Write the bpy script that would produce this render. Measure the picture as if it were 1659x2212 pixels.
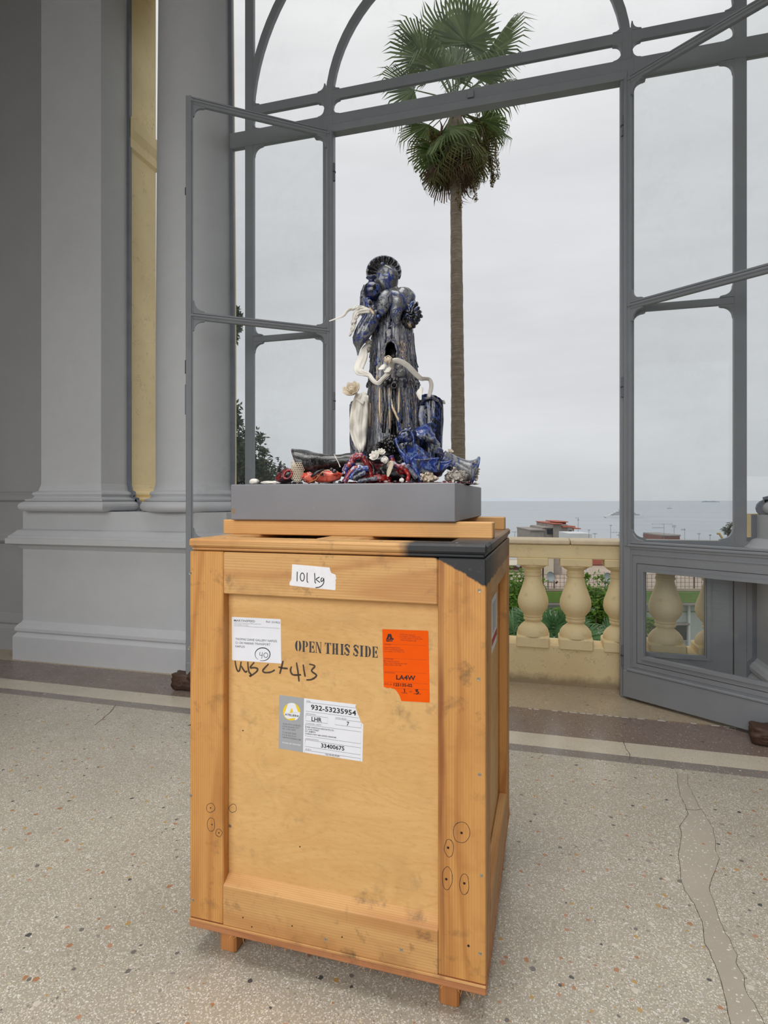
import bpy, math, random
from mathutils import Vector, Matrix, noise as mn
rnd = random.Random(7)
PI = math.pi
SC = bpy.context.scene
for o in list(bpy.data.objects): bpy.data.objects.remove(o)

# ------------------------------------------------------------------ camera, sky, lights, exposure
YAW = math.radians(15.2)          # camera heading relative to the window wall
EYE = 1.4
FPX = 1237.0                      # focal length in pixels of the 1659 x 2212 frame
CX, HY = 829.5, 1080.0            # principal column and horizon row
cam = bpy.data.cameras.new('camera'); camo = bpy.data.objects.new('camera', cam)
SC.collection.objects.link(camo); SC.camera = camo
camo.location = (0, 0, EYE); camo.rotation_euler = (PI/2, 0, YAW)
cam.sensor_fit = 'HORIZONTAL'; cam.sensor_width = 36.0; cam.lens = 36.0*FPX/1659.0
cam.shift_y = -26.0/1659.0; cam.clip_start = 0.05; cam.clip_end = 120000

SC.view_settings.view_transform = 'Standard'; SC.view_settings.look = 'None'
SC.view_settings.gamma = 1.0; SC.view_settings.use_curve_mapping = False
SC.view_settings.exposure = 0.0

class NT:
    """small helper to write node trees"""
    def __init__(s, tree): s.t = tree; s.n = tree.nodes; s.l = tree.links
    def add(s, kind, **kw):
        nd = s.n.new(kind)
        for k, v in kw.items():
            if k.startswith('i_'):
                s.set(nd, k[2:].replace('_', ' '), v)
            else: setattr(nd, k, v)
        return nd
    def set(s, nd, key, v):
        sock = nd.inputs[int(key)] if key.isdigit() else nd.inputs[key]
        if isinstance(v, bpy.types.NodeSocket): s.l.new(v, sock)
        elif isinstance(v, (tuple, list)) and len(v) == 3 and sock.type == 'RGBA': sock.default_value = (*v, 1)
        else: sock.default_value = v
    def m(s, op, a, b=0.5, c=None, clamp=False):
        nd = s.n.new('ShaderNodeMath'); nd.operation = op; nd.use_clamp = clamp
        s.set(nd, '0', a); s.set(nd, '1', b)
        if c is not None: s.set(nd, '2', c)
        return nd.outputs[0]
    def mix(s, f, a, b, mode='MIX'):
        nd = s.n.new('ShaderNodeMix'); nd.data_type = 'RGBA'; nd.blend_type = mode
        s.set(nd, '0', f)
        for i, v in ((6, a), (7, b)):
            if isinstance(v, bpy.types.NodeSocket): s.l.new(v, nd.inputs[i])
            else: nd.inputs[i].default_value = (*v, 1)
        return nd.outputs[2]
    def ramp(s, f, stops, interp='LINEAR'):
        nd = s.n.new('ShaderNodeValToRGB'); cr = nd.color_ramp; cr.interpolation = interp
        while len(cr.elements) < len(stops): cr.elements.new(0.5)
        for e, (p, c) in zip(cr.elements, stops):
            e.position = p; e.color = (*c, 1) if len(c) == 3 else c
        s.l.new(f, nd.inputs[0]); return nd.outputs[0]
    def rng(s, f, a, b, c=0.0, d=1.0):
        nd = s.n.new('ShaderNodeMapRange'); nd.clamp = True
        s.set(nd, '0', f)
        for i, v in ((1, a), (2, b), (3, c), (4, d)): nd.inputs[i].default_value = v
        return nd.outputs[0]
    def coord(s, kind='Object', scale=(1, 1, 1), rot=(0, 0, 0), loc=(0, 0, 0)):
        tc = s.n.new('ShaderNodeTexCoord'); mp = s.n.new('ShaderNodeMapping')
        s.l.new(tc.outputs[kind], mp.inputs[0]); mp.inputs['Scale'].default_value = scale
        mp.inputs['Rotation'].default_value = rot; mp.inputs['Location'].default_value = loc
        return mp.outputs[0]
    def noise(s, vec, scale, detail=3, rough=0.55, dist=0.0, out=0):
        nd = s.add('ShaderNodeTexNoise', i_Vector=vec, i_Scale=scale, i_Detail=detail, i_Roughness=rough, i_Distortion=dist)
        return nd.outputs[out]
    def vor(s, vec, scale, feature='F1', rand=1.0):
        nd = s.add('ShaderNodeTexVoronoi', feature=feature, i_Vector=vec, i_Scale=scale, i_Randomness=rand)
        return nd

def srgb(r, g, b):
    f = lambda c: (c/255)/12.92 if c/255 <= 0.04045 else ((c/255+0.055)/1.055)**2.4
    return (f(r), f(g), f(b))

# overcast sky: brighter overhead, soft long cloud bands everywhere around
w = bpy.data.worlds.new('sky'); SC.world = w; w.use_nodes = True
t = NT(w.node_tree); t.n.clear()
tc = t.n.new('ShaderNodeTexCoord'); sx = t.n.new('ShaderNodeSeparateXYZ'); t.l.new(tc.outputs['Generated'], sx.inputs[0])
el = sx.outputs[2]
grad = t.ramp(el, [(0.0, srgb(204, 207, 210)), (0.035, srgb(209, 212, 215)), (0.12, srgb(219, 221, 224)), (0.48, srgb(219, 220, 223)), (0.66, srgb(246, 246, 246)), (1.0, srgb(248, 248, 248))])
cm = t.coord('Generated', scale=(1.2, 1.2, 7.0))
n1 = t.noise(cm, 2.2, 5, 0.55, 0.4)
n2 = t.noise(t.coord('Generated', scale=(2.0, 2.0, 3.0), loc=(3, 1, 2)), 1.6, 3, 0.5)
cl = t.m('ADD', t.rng(n1, 0.3, 0.7, 0.945, 1.035), t.rng(n2, 0.3, 0.7, -0.04, 0.06))
bg = t.add('ShaderNodeBackground', i_Color=t.mix(1.0, grad, cl, 'MULTIPLY'), i_Strength=1.0)
wo = t.n.new('ShaderNodeOutputWorld'); t.l.new(bg.outputs[0], wo.inputs[0])

def area(name, loc, target, sx_, sy_, power, col=(1, 1, 1)):
    L = bpy.data.lights.new(name, 'AREA'); L.shape = 'RECTANGLE'; L.size = sx_; L.size_y = sy_; L.energy = power; L.color = col
    o = bpy.data.objects.new(name, L); SC.collection.objects.link(o); o.location = loc
    d = Vector(target)-Vector(loc); o.rotation_euler = d.to_track_quat('-Z', 'Z').to_euler()
    return o
# added area fill behind the camera, hung inside the room to brighten crate and walls
ol = area('fill_behind_camera', (-1.3, -2.6, 3.1), (-0.9, 2.2, 0.2), 5.0, 2.6, 90, (1.0, 0.99, 0.97)); ol.data.spread = math.radians(125)
area('ceiling_fill', (-0.6, -0.9, 7.1), (-0.6, -0.9, 0.0), 9.6, 6.4, 15, (1.0, 0.975, 0.94))  # added overhead fill over the whole ceiling, no fixture belongs to it
dl = area('floor_fill', (-0.7, 1.0, 6.6), (-0.7, 1.1, 0.0), 4.2, 3.4, 59, (1.0, 0.985, 0.96)); dl.data.spread = math.radians(85)  # added narrow fill from above, brightens the floor more than the walls

# ------------------------------------------------------------------ coordinates from the survey of the room
FW = Vector((-math.sin(YAW), math.cos(YAW), 0)); RT = Vector((math.cos(YAW), math.sin(YAW), 0))
def P(px, py, D):
    v = FW*D + RT*((px-CX)/FPX*D); v.z = EYE-(py-HY)/FPX*D; return v
def FL(px, py, z=0.0): return P(px, py, (EYE-z)*FPX/(py-HY))
def PY(px, py, Y):
    a = (px-CX)/FPX; D = Y/(FW.y+RT.y*a); return P(px, py, D)

# ------------------------------------------------------------------ mesh building helpers
class MB:
    def __init__(s): s.v = []; s.f = []
    def add(s, vs, fs):
        b = len(s.v); s.v += [tuple(p) for p in vs]; s.f += [tuple(b+i for i in f) for f in fs]; return s
    def box(s, x0, x1, y0, y1, z0, z1):
        return s.add([(x, y, z) for x in (x0, x1) for y in (y0, y1) for z in (z0, z1)],
                     [(0, 1, 3, 2), (4, 6, 7, 5), (0, 4, 5, 1), (2, 3, 7, 6), (0, 2, 6, 4), (1, 5, 7, 3)])
    def bbox(s, x0, x1, y0, y1, z0, z1, b=0.003):
        """box with chamfered edges"""
        x0, x1 = min(x0, x1), max(x0, x1); y0, y1 = min(y0, y1), max(y0, y1); z0, z1 = min(z0, z1), max(z0, z1)
        b = min(b, (x1-x0)*.45, (y1-y0)*.45, (z1-z0)*.45)
        rings = []
        for z, k in ((z0, b), (z0+b, 0), (z1-b, 0), (z1, b)):
            rings.append([(x0+k+b*(k == 0), y0+k, z), (x1-k-b*(k == 0), y0+k, z), (x1-k, y0+k+b*(k == 0), z), (x1-k, y1-k-b*(k == 0), z),
                          (x1-k-b*(k == 0), y1-k, z), (x0+k+b*(k == 0), y1-k, z), (x0+k, y1-k-b*(k == 0), z), (x0+k, y0+k+b*(k == 0), z)])
        vs = [p for r in rings for p in r]; fs = [tuple(range(7, -1, -1)), tuple(range(24, 32))]
        for j in range(3):
            for i in range(8): fs.append((j*8+i, j*8+(i+1) % 8, j*8+8+(i+1) % 8, j*8+8+i))
        return s.add(vs, fs)
    def prism(s, pts, y0, y1, closed=True):
        """polygon in x,z pushed from y0 to y1"""
        n = len(pts)
        vs = [(x, y0, z) for x, z in pts]+[(x, y1, z) for x, z in pts]
        fs = [tuple(range(n)), tuple(range(2*n-1, n-1, -1))]+[(i, i+n, (i+1) % n+n, (i+1) % n) for i in range(n)]
        return s.add(vs, fs)
    def strip(s, pts, wd, y0, y1, closed=False):
        """square bar following a line in x,z, of width wd, from y0 to y1"""
        n = len(pts); L, R = [], []
        for i, p in enumerate(pts):
            a = Vector(pts[max(i-1, 0)]); b = Vector(pts[min(i+1, n-1)])
            if closed: a = Vector(pts[(i-1) % n]); b = Vector(pts[(i+1) % n])
            d = (b-a).normalized(); nn = Vector((-d.y, d.x))*wd/2
            L.append((p[0]+nn.x, p[1]+nn.y)); R.append((p[0]-nn.x, p[1]-nn.y))
        m = n if closed else n-1
        vs = [(x, y, z) for (x, z), (u, q) in zip(L, R) for (x, z, y) in ((x, z, y0), (x, z, y1), (u, q, y1), (u, q, y0))]
        fs = []
        for i in range(m):
            j = (i+1) % n
            for k in range(4): fs.append((i*4+k, j*4+k, j*4+(k+1) % 4, i*4+(k+1) % 4))
        if not closed: fs += [(3, 2, 1, 0), tuple(4*(n-1)+k for k in range(4))]
        return s.add(vs, fs)
    def lathe(s, prof, c=(0, 0, 0), seg=32, a0=0.0, a1=2*PI, cap=False):
        full = abs(a1-a0-2*PI) < 1e-6; m = seg if full else seg+1; n = len(prof)
        vs = []
        for i in range(m):
            a = a0+(a1-a0)*i/seg
            for r, z in prof: vs.append((c[0]+r*math.cos(a), c[1]+r*math.sin(a), c[2]+z))
        fs = []
        for i in range(seg):
            j = (i+1) % m
            for k in range(n-1): fs.append((i*n+k, j*n+k, j*n+k+1, i*n+k+1))
        if cap and full: fs += [tuple(i*n for i in range(m-1, -1, -1)), tuple(i*n+n-1 for i in range(m))]
        return s.add(vs, fs)
    def tube(s, pts, rad, seg=8, cap=True, flat=1.0, up=None):
        pts = [Vector(p) for p in pts]; n = len(pts)
        rs = rad if isinstance(rad, (list, tuple)) else [rad]*n
        vs = []; prev = Vector(up) if up else None
        for i in range(n):
            d = (pts[min(i+1, n-1)]-pts[max(i-1, 0)])
            d = d.normalized() if d.length > 1e-9 else Vector((0, 0, 1))
            if prev is None: prev = d.orthogonal()
            u = (prev-d*prev.dot(d)); u = u.normalized() if u.length > 1e-6 else d.orthogonal().normalized()
            prev = u; q = d.cross(u)
            for k in range(seg):
                a = 2*PI*k/seg; vs.append(pts[i]+u*math.cos(a)*rs[i]+q*math.sin(a)*rs[i]*flat)
        fs = [(i*seg+k, i*seg+(k+1) % seg, (i+1)*seg+(k+1) % seg, (i+1)*seg+k) for i in range(n-1) for k in range(seg)]
        if cap: fs += [tuple(range(seg-1, -1, -1)), tuple((n-1)*seg+k for k in range(seg))]
        return s.add(vs, fs)
    def grid(s, fn, nu, nv, wu=False, skip=None):
        m = nu if wu else nu+1
        vs = [fn(i/nu, j/nv) for i in range(m) for j in range(nv+1)]
        fs = []
        for i in range(nu):
            i2 = (i+1) % m
            for j in range(nv):
                if skip and skip((i+.5)/nu, (j+.5)/nv): continue
                fs.append((i*(nv+1)+j, i2*(nv+1)+j, i2*(nv+1)+j+1, i*(nv+1)+j+1))
        return s.add(vs, fs)
    def blob(s, c, r, nz=0.0, fr=8.0, nu=20, nv=12, M=None, sd=0.0, fn=None):
        c = Vector(c); M = M or Matrix.Identity(3)
        def f(u, v):
            a = 2*PI*u; b = PI*(v-.5)
            d = Vector((math.cos(a)*math.cos(b), math.sin(a)*math.cos(b), math.sin(b)))
            k = 1+(nz*mn.noise(d*fr*.3+Vector((sd, sd*.7, 1.3))) if nz else 0)
            q = Vector((d.x*r[0], d.y*r[1], d.z*r[2]))*k
            if fn: q = fn(q, d)
            return c+M @ q
        return s.grid(f, nu, nv, wu=True)
    def build(s, name, mat, parent=None, smooth=False, ang=None, mod=None):
        me = bpy.data.meshes.new(name); me.from_pydata(s.v, [], s.f); me.update()
        if mat is not None: me.materials.append(mat)
        if smooth or ang: me.polygons.foreach_set('use_smooth', [True]*len(me.polygons))
        o = bpy.data.objects.new(name, me); SC.collection.objects.link(o)
        if parent is not None: o.parent = parent
        if ang and hasattr(me, 'set_sharp_from_angle'): me.set_sharp_from_angle(angle=math.radians(ang))
        if mod: mod(o)
        return o
def solid(th, off=0.0):
    def f(o):
        m = o.modifiers.new('thickness', 'SOLIDIFY'); m.thickness = th; m.offset = off
    return f
def empty(name, loc=(0, 0, 0), rz=0.0, label=None, cat=None, group=None, kind=None):
    o = bpy.data.objects.new(name, None); SC.collection.objects.link(o); o.location = loc; o.rotation_euler = (0, 0, rz)
    o.empty_display_size = 0.1
    return tag(o, label, cat, group, kind)
def tag(o, label=None, cat=None, group=None, kind=None):
    for k, v in (('label', label), ('category', cat), ('group', group), ('kind', kind)):
        if v: o[k] = v
    return o
def copy_tree(o, parent=None):
    c = o.copy(); SC.collection.objects.link(c); c.parent = parent
    for ch in [x for x in o.children]: copy_tree(ch, c)
    return c
def rect_stack(mb, x0, x1, y0, y1, prof, sides=(1, 1, 1, 1)):
    """rectangular block with a moulded profile [(offset, z)...]; sides = offset applies to x0, x1, y0, y1"""
    rings = [[(x0-o*sides[0], y0-o*sides[2], z), (x1+o*sides[1], y0-o*sides[2], z), (x1+o*sides[1], y1+o*sides[3], z), (x0-o*sides[0], y1+o*sides[3], z)] for o, z in prof]
    vs = [p for r in rings for p in r]; n = len(rings)
    fs = [(3, 2, 1, 0), tuple(4*(n-1)+k for k in range(4))]
    for j in range(n-1):
        for i in range(4): fs.append((j*4+i, j*4+(i+1) % 4, j*4+4+(i+1) % 4, j*4+4+i))
    return mb.add(vs, fs)
def arcp(cx, cz, r, a0, a1, n=10, rz=None):
    rz = rz or r
    return [(cx+r*math.cos(a0+(a1-a0)*i/n), cz+rz*math.sin(a0+(a1-a0)*i/n)) for i in range(n+1)]

# ------------------------------------------------------------------ materials
def mat(name):
    m = bpy.data.materials.new(name); m.use_nodes = True; t = NT(m.node_tree); t.n.clear()
    b = t.n.new('ShaderNodeBsdfPrincipled'); o = t.n.new('ShaderNodeOutputMaterial'); t.l.new(b.outputs[0], o.inputs[0])
    return m, t, b
def bump(t, b, h, strength=0.3, dist=0.01):
    n = t.add('ShaderNodeBump', i_Height=h, i_Strength=strength, i_Distance=dist); t.l.new(n.outputs[0], b.inputs['Normal'])
def plain(name, col, rough=0.6, var=0.08, vs=6.0, bs=0.15, bsc=40.0, metal=0.0, spec=0.5):
    m, t, b = mat(name); v = t.coord()
    n = t.noise(v, vs, 4); f = t.rng(n, 0.3, 0.7, 1-var, 1+var)
    t.set(b, 'Base Color', t.mix(1.0, col, f, 'MULTIPLY')); b.inputs['Roughness'].default_value = rough; b.inputs['Metallic'].default_value = metal
    b.inputs['Specular IOR Level'].default_value = spec
    if bs: bump(t, b, t.noise(v, bsc, 4), bs, 0.003)
    return m
def wood(name, axis, c1, c2, c3, ring=26.0, stain=0.35, painted=False, ply=False, rough=0.55):
    m, t, b = mat(name)
    sc = [1.0, 1.0, 1.0]; sc[axis] = 0.09 if not ply else 0.22
    info = t.n.new('ShaderNodeObjectInfo')
    off = t.n.new('ShaderNodeVectorMath'); off.operation = 'SCALE'; t.set(off, '0', (3.0, 5.0, 2.0)); t.set(off, 'Scale', info.outputs['Random'])
    base = t.coord(scale=tuple(sc)); vv = t.n.new('ShaderNodeVectorMath'); vv.operation = 'ADD'; t.l.new(base, vv.inputs[0]); t.l.new(off.outputs[0], vv.inputs[1])
    v = vv.outputs[0]
    big = t.noise(v, 2.4 if ply else 3.2, 3, 0.5, 0.35)
    rings = t.m('SINE', t.m('MULTIPLY', big, ring*3.2))
    rings = t.rng(rings, -1, 1); rings = t.m('POWER', rings, 2.2)
    fine = t.noise(v, 90.0, 3, 0.7); fib = t.noise(v, 26.0, 4, 0.6)
    col = t.mix(t.m('MULTIPLY', rings, 0.55), c1, c2)
    if not ply:
        sp = t.n.new('ShaderNodeSeparateXYZ'); t.l.new(v, sp.inputs[0]); oth = [k for k in range(3) if k != axis]
        ln = t.m('ADD', t.m('MULTIPLY', t.m('ADD', sp.outputs[oth[0]], sp.outputs[oth[1]]), 820.0), t.m('MULTIPLY', t.noise(v, 4.0, 3, .5, .3), 26.0))
        ln = t.m('POWER', t.rng(t.m('SINE', ln), -1, 1), 4.0)
        col = t.mix(t.m('MULTIPLY', ln, t.rng(t.noise(v, 7.0, 2), .3, .7, .12, .6)), col, c2)
    else:
        sp = t.n.new('ShaderNodeSeparateXYZ'); t.l.new(t.coord(), sp.inputs[0])
        wv = t.noise(t.coord(scale=(1.1, 1.1, 2.6)), 2.0, 3, .5, .6)
        ln = t.m('POWER', t.rng(t.m('SINE', t.m('MULTIPLY', wv, 95.0)), -1, 1), 3.0)
        col = t.mix(t.m('MULTIPLY', ln, .32), col, c2)
        fl = t.noise(t.coord(scale=(.35, 1, 1)), 120.0, 3, .6); col = t.mix(t.rng(fl, .55, .75, 0, .35), col, tuple(x*.62 for x in c2)); col = t.mix(t.rng(fl, .45, .25, 0, .25), col, (.85, .62, .34))
    col = t.mix(t.rng(fib, 0.4, 0.75, 0, 0.55), col, c3)
    col = t.mix(t.rng(fine, 0.5, 0.8, 0, 0.28), col, c2)
    raw = t.coord()
    pat = t.noise(raw, 5.0, 4, 0.6); col = t.mix(t.rng(pat, 0.55, 0.8, 0, 0.35*stain*2), col, tuple(x*0.55 for x in c2))
    dirt = t.noise(raw, 16.0, 5, 0.65, 0.3); d2 = t.noise(raw, 3.0, 2)
    dm = t.m('MULTIPLY', t.rng(dirt, 0.55, 0.72), t.rng(d2, 0.42, 0.62)); col = t.mix(t.m('MULTIPLY', dm, stain), col, srgb(70, 58, 46))
    if painted:   # black painted corner of the crate
        s = t.n.new('ShaderNodeSeparateXYZ'); t.l.new(raw, s.inputs[0])
        hw = t.m('ADD', s.outputs[0], t.m('MULTIPLY', t.m('SUBTRACT', t.noise(t.coord(scale=(1, 1, .25)), 9.0, 3), 0.5), 0.022))
        hs = t.m('MULTIPLY', t.rng(hw, 0.770, 0.781), t.rng(hw, 0.797, 0.788)); hs = t.m('MULTIPLY', hs, t.m('LESS_THAN', s.outputs[1], 0.06))
        col = t.mix(t.m('MULTIPLY', hs, t.rng(t.noise(t.coord(scale=(1, 1, .15)), 14.0, 2), .35, .6, .25, .8)), col, srgb(128, 66, 34))
        wob = t.m('MULTIPLY', t.m('SUBTRACT', t.noise(raw, 22.0, 3), 0.5), 0.03)
        # on the upright: below the line from (0.77, 1.243) to (0.905, 1.173)
        line = t.m('ADD', s.outputs[2], t.m('MULTIPLY', s.outputs[0], 0.54))
        k1 = t.rng(t.m('ADD', line, wob), 1.655, 1.660)
        lid = t.m('MULTIPLY', t.m('GREATER_THAN', s.outputs[2], 1.2435), t.rng(t.m('ADD', t.m('ADD', s.outputs[0], t.m('MULTIPLY', s.outputs[1], 0.0)), t.m('MULTIPLY', wob, 1.2)), 0.66, 0.70))
        low = t.m('LESS_THAN', s.outputs[2], 1.2435)
        kk = t.m('MAXIMUM', t.m('MULTIPLY', k1, low), lid)
        wear = t.rng(t.noise(raw, 30.0, 4, 0.7), 0.6, 0.8, 1.0, 0.7)
        right = t.rng(s.outputs[1], 0.10, 0.45, 1.0, 0.55)
        col = t.mix(t.m('MULTIPLY', t.m('MULTIPLY', kk, wear), right), col, srgb(44, 46, 50))
    t.set(b, 'Base Color', col); b.inputs['Roughness'].default_value = rough
    bump(t, b, t.m('ADD', fine, t.m('MULTIPLY', rings, 0.4)), 0.22, 0.002)
    return m

M = {}
def plaster(name, col, rough=0.6):
    m, t, b = mat(name); v = t.coord()
    n = t.noise(v, 1.3, 4); n2 = t.noise(v, 9.0, 5, .65)
    c = t.mix(1.0, col, t.m('ADD', t.rng(n, .3, .7, .95, 1.02), t.rng(n2, .35, .7, -.015, .02)), 'MULTIPLY')
    t.set(b, 'Base Color', c); b.inputs['Roughness'].default_value = rough
    bump(t, b, t.noise(v, 30, 4, .6), .12, .004); return m
M['white'] = plaster('white_wall_paint', srgb(202, 204, 208))
M['greywall'] = plaster('grey_wall_paint', srgb(172, 172, 174))
M['ceil'] = plaster('ceiling_paint', srgb(232, 231, 228))
def yellow():
    m, t, b = mat('yellow_render'); v = t.coord()
    n = t.noise(v, 2.0, 4); n2 = t.noise(v, 14, 5, .7)
    c = t.mix(t.rng(n, .35, .7), srgb(240, 221, 176), srgb(226, 205, 160)); c = t.mix(t.rng(n2, .58, .75, 0, .35), c, srgb(160, 132, 90))
    # hairline cracks in the old paint
    vv = t.n.new('ShaderNodeVectorMath'); vv.operation = 'ADD'; t.l.new(v, vv.inputs[0]); t.l.new(t.noise(v, 5, 4, .6, out=1), vv.inputs[1])
    cr = t.vor(vv.outputs[0], 2.1, 'DISTANCE_TO_EDGE').outputs[0]
    cm_ = t.m('MULTIPLY', t.rng(cr, 0.0, 0.009, 1, 0), t.rng(t.noise(v, 1.7, 2), .5, .56))
    c = t.mix(t.m('MULTIPLY', cm_, .6), c, srgb(110, 80, 55))
    sp = t.vor(v, 30).outputs[0]; c = t.mix(t.m('MULTIPLY', t.m('LESS_THAN', sp, 0.05), .5), c, srgb(80, 66, 52))
    s = t.n.new('ShaderNodeSeparateXYZ'); t.l.new(t.coord('Object'), s.inputs[0])
    z = t.m('ADD', s.outputs[2], t.m('MULTIPLY', t.m('SUBTRACT', n2, .5), .12))
    c = t.mix(t.rng(z, 0.03, 0.09, .75, 0), c, srgb(128, 112, 92))
    t.set(b, 'Base Color', c); b.inputs['Roughness'].default_value = .8; bump(t, b, n2, .25, .006); return m
M['yellow'] = yellow()
M['iron'] = plain('grey_iron_paint', srgb(137, 141, 147), .42, .05, 5, .12, 30)
M['irond'] = plain('grey_iron_paint_worn', srgb(108, 113, 122), .45, .12, 9, .2, 40)
M['irondark'] = plain('iron_groove', srgb(58, 58, 60), .6)
M['copingstone'] = plain('coping_stone', srgb(222, 206, 178), .8, .08, 12, .3, 60)
def glass():
    m, t, b = mat('window_glass'); v = t.coord()
    o = [n for n in t.n if n.type == 'OUTPUT_MATERIAL'][0]
    tr = t.add('ShaderNodeBsdfTransparent', i_Color=(0.982, 0.988, 0.989)); gl = t.add('ShaderNodeBsdfGlossy', i_Roughness=0.015, i_Color=(.9, .95, .95))
    ge = t.n.new('ShaderNodeNewGeometry'); dt = t.n.new('ShaderNodeVectorMath'); dt.operation = 'DOT_PRODUCT'
    t.l.new(ge.outputs['Incoming'], dt.inputs[0]); t.l.new(ge.outputs['Normal'], dt.inputs[1])
    sch = t.m('ADD', .03, t.m('MULTIPLY', t.m('POWER', t.m('SUBTRACT', 1.0, t.m('ABSOLUTE', dt.outputs['Value'])), 5.0), .9))
    mx = t.n.new('ShaderNodeMixShader'); t.set(mx, '0', sch); t.l.new(tr.outputs[0], mx.inputs[1]); t.l.new(gl.outputs[0], mx.inputs[2])
    df = t.add('ShaderNodeBsdfTranslucent', i_Color=(.8, .82, .83)); m2 = t.n.new('ShaderNodeMixShader')
    dust = t.m('ADD', 0.012, t.rng(t.noise(v, 2.5, 5, .7), .5, .85, 0, .05)); t.set(m2, '0', dust)
    t.l.new(mx.outputs[0], m2.inputs[1]); t.l.new(df.outputs[0], m2.inputs[2]); t.l.new(m2.outputs[0], o.inputs[0]); return m
M['glass'] = glass()

def terrazzo(name, base, cells, big=0.5, seed=0.0, small=210.0, rough=.25, chips=None):
    m, t, b = mat(name); v0 = t.coord(loc=(seed, seed*1.7, 0), scale=(1, 1, 0))
    dn = t.noise(v0, 60, 2, .5, out=1); vv = t.n.new('ShaderNodeVectorMath'); vv.operation = 'MULTIPLY_ADD'
    t.l.new(dn, vv.inputs[0]); vv.inputs[1].default_value = (.012, .012, 0); t.l.new(v0, vv.inputs[2]); v = vv.outputs[0]
    vs = t.vor(v, small); cs = t.n.new('ShaderNodeSeparateColor'); t.l.new(vs.outputs['Color'], cs.inputs[0])
    col = t.ramp(cs.outputs[0], cells, 'CONSTANT')
    msk = t.m('LESS_THAN', vs.outputs[0], t.rng(cs.outputs[1], 0, 1, .25, .62))
    col = t.mix(msk, base, col)
    vb = t.vor(v, 31.0); cb = t.n.new('ShaderNodeSeparateColor'); t.l.new(vb.outputs['Color'], cb.inputs[0])
    chips = chips or [(0, srgb(176, 124, 84)), (.2, srgb(214, 206, 192)), (.42, srgb(188, 152, 84)), (.55, srgb(112, 108, 104)), (.68, srgb(150, 140, 134)), (.8, srgb(190, 140, 108)), (.93, srgb(72, 72, 74))]
    cc = t.ramp(cb.outputs[0], chips, 'CONSTANT')
    bm = t.m('LESS_THAN', vb.outputs[0], t.rng(cb.outputs[1], 1-big, 1, 0.0, .30))
    col = t.mix(t.m('MULTIPLY', bm, .92), col, cc)
    st = t.noise(v0, .9, 4, .6); st2 = t.noise(v0, 4.0, 4, .6)
    f = t.m('MULTIPLY', t.rng(st, .3, .7, .88, 1.06), t.rng(st2, .3, .75, 1.04, .93))
    col = t.mix(1.0, col, f, 'MULTIPLY'); t.set(b, 'Base Color', col)
    t.set(b, 'Roughness', t.rng(st2, .3, .7, rough-.06, rough+.12)); b.inputs['Specular IOR Level'].default_value = .45
    bump(t, b, t.noise(v0, 300, 2), .05, .001); return m
M['terrazzo'] = terrazzo('terrazzo_main', srgb(176, 168, 152), [(0, srgb(206, 200, 190)), (.3, srgb(222, 217, 208)), (.5, srgb(232, 228, 220)), (.6, srgb(176, 166, 152)), (.8, srgb(210, 198, 174)), (.93, srgb(146, 136, 124))], .68, small=205.0)
M['tz_grey'] = terrazzo('terrazzo_grey_band', srgb(134, 126, 120), [(0, srgb(142, 134, 128)), (.5, srgb(120, 112, 108)), (.8, srgb(158, 150, 142)), (.95, srgb(214, 210, 204))], .3, 3.0)
M['tz_cream'] = terrazzo('terrazzo_cream_band', srgb(200, 190, 172), [(0, srgb(210, 202, 184)), (.5, srgb(190, 180, 162)), (.8, srgb(222, 214, 200))], .06, 5.0, 260)
M['tz_brown'] = terrazzo('terrazzo_brown_band', srgb(130, 114, 106), [(0, srgb(138, 122, 112)), (.5, srgb(116, 100, 94)), (.8, srgb(150, 134, 124)), (.94, srgb(205, 198, 190))], .55, 8.0, 170,
                         chips=[(0, srgb(108, 86, 72)), (.35, srgb(92, 82, 76)), (.6, srgb(190, 180, 170)), (.72, srgb(140, 112, 92)), (.9, srgb(60, 54, 50))])
M['tz_sill'] = terrazzo('terrazzo_threshold', srgb(182, 168, 146), [(0, srgb(178, 160, 134)), (.5, srgb(158, 140, 116)), (.8, srgb(190, 174, 150)), (.93, srgb(220, 212, 200))], .5, 11.0, 190)
M['tz_patch'] = terrazzo('cement_patch', srgb(178, 169, 155), [(0, srgb(178, 169, 155)), (.8, srgb(186, 177, 163)), (.9, srgb(224, 220, 210))], .03, 15.0, 150, .45)
M['crack'] = plain('crack_shadow', srgb(88, 76, 62), .9)
M['tess'] = plain('pale_tessera', srgb(196, 194, 188), .5, .2, 12)
M['tess2'] = plain('brown_tessera', srgb(150, 122, 92), .5, .2, 12)
# ------------------------------------------------------------------ the room: floor, walls, ceiling
YG = 4.40                       # plane of the glazing
MX = -0.53                      # middle of the great window
def slab(name, x0, x1, y0, y1, z0, z1, m, kind='structure', parent=None):
    o = MB().box(x0, x1, y0, y1, z0, z1).build(name, m, parent); 
    if parent is None: tag(o, kind=kind)
    return o
floor = slab('floor', -6.6, 5.4, -4.4, 3.28, -0.12, 0.0, M['terrazzo'])
for nm, a, b_, mm in (('border_band', 3.28, 3.37, 'tz_grey'), ('border_band', 3.37, 3.553, 'tz_cream'), ('border_band', 3.553, 3.965, 'tz_brown'), ('threshold', 3.975, 4.95, 'tz_sill')):
    slab(nm, -6.6, 5.4, a, b_, -0.12, 0.0, M[mm], parent=floor)
slab('joint_strip', -6.6, 5.4, 3.965, 3.975, -0.12, -0.001, M['tz_brown'], parent=floor)
tm = None; x = -0.95
r2 = random.Random(3)
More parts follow.
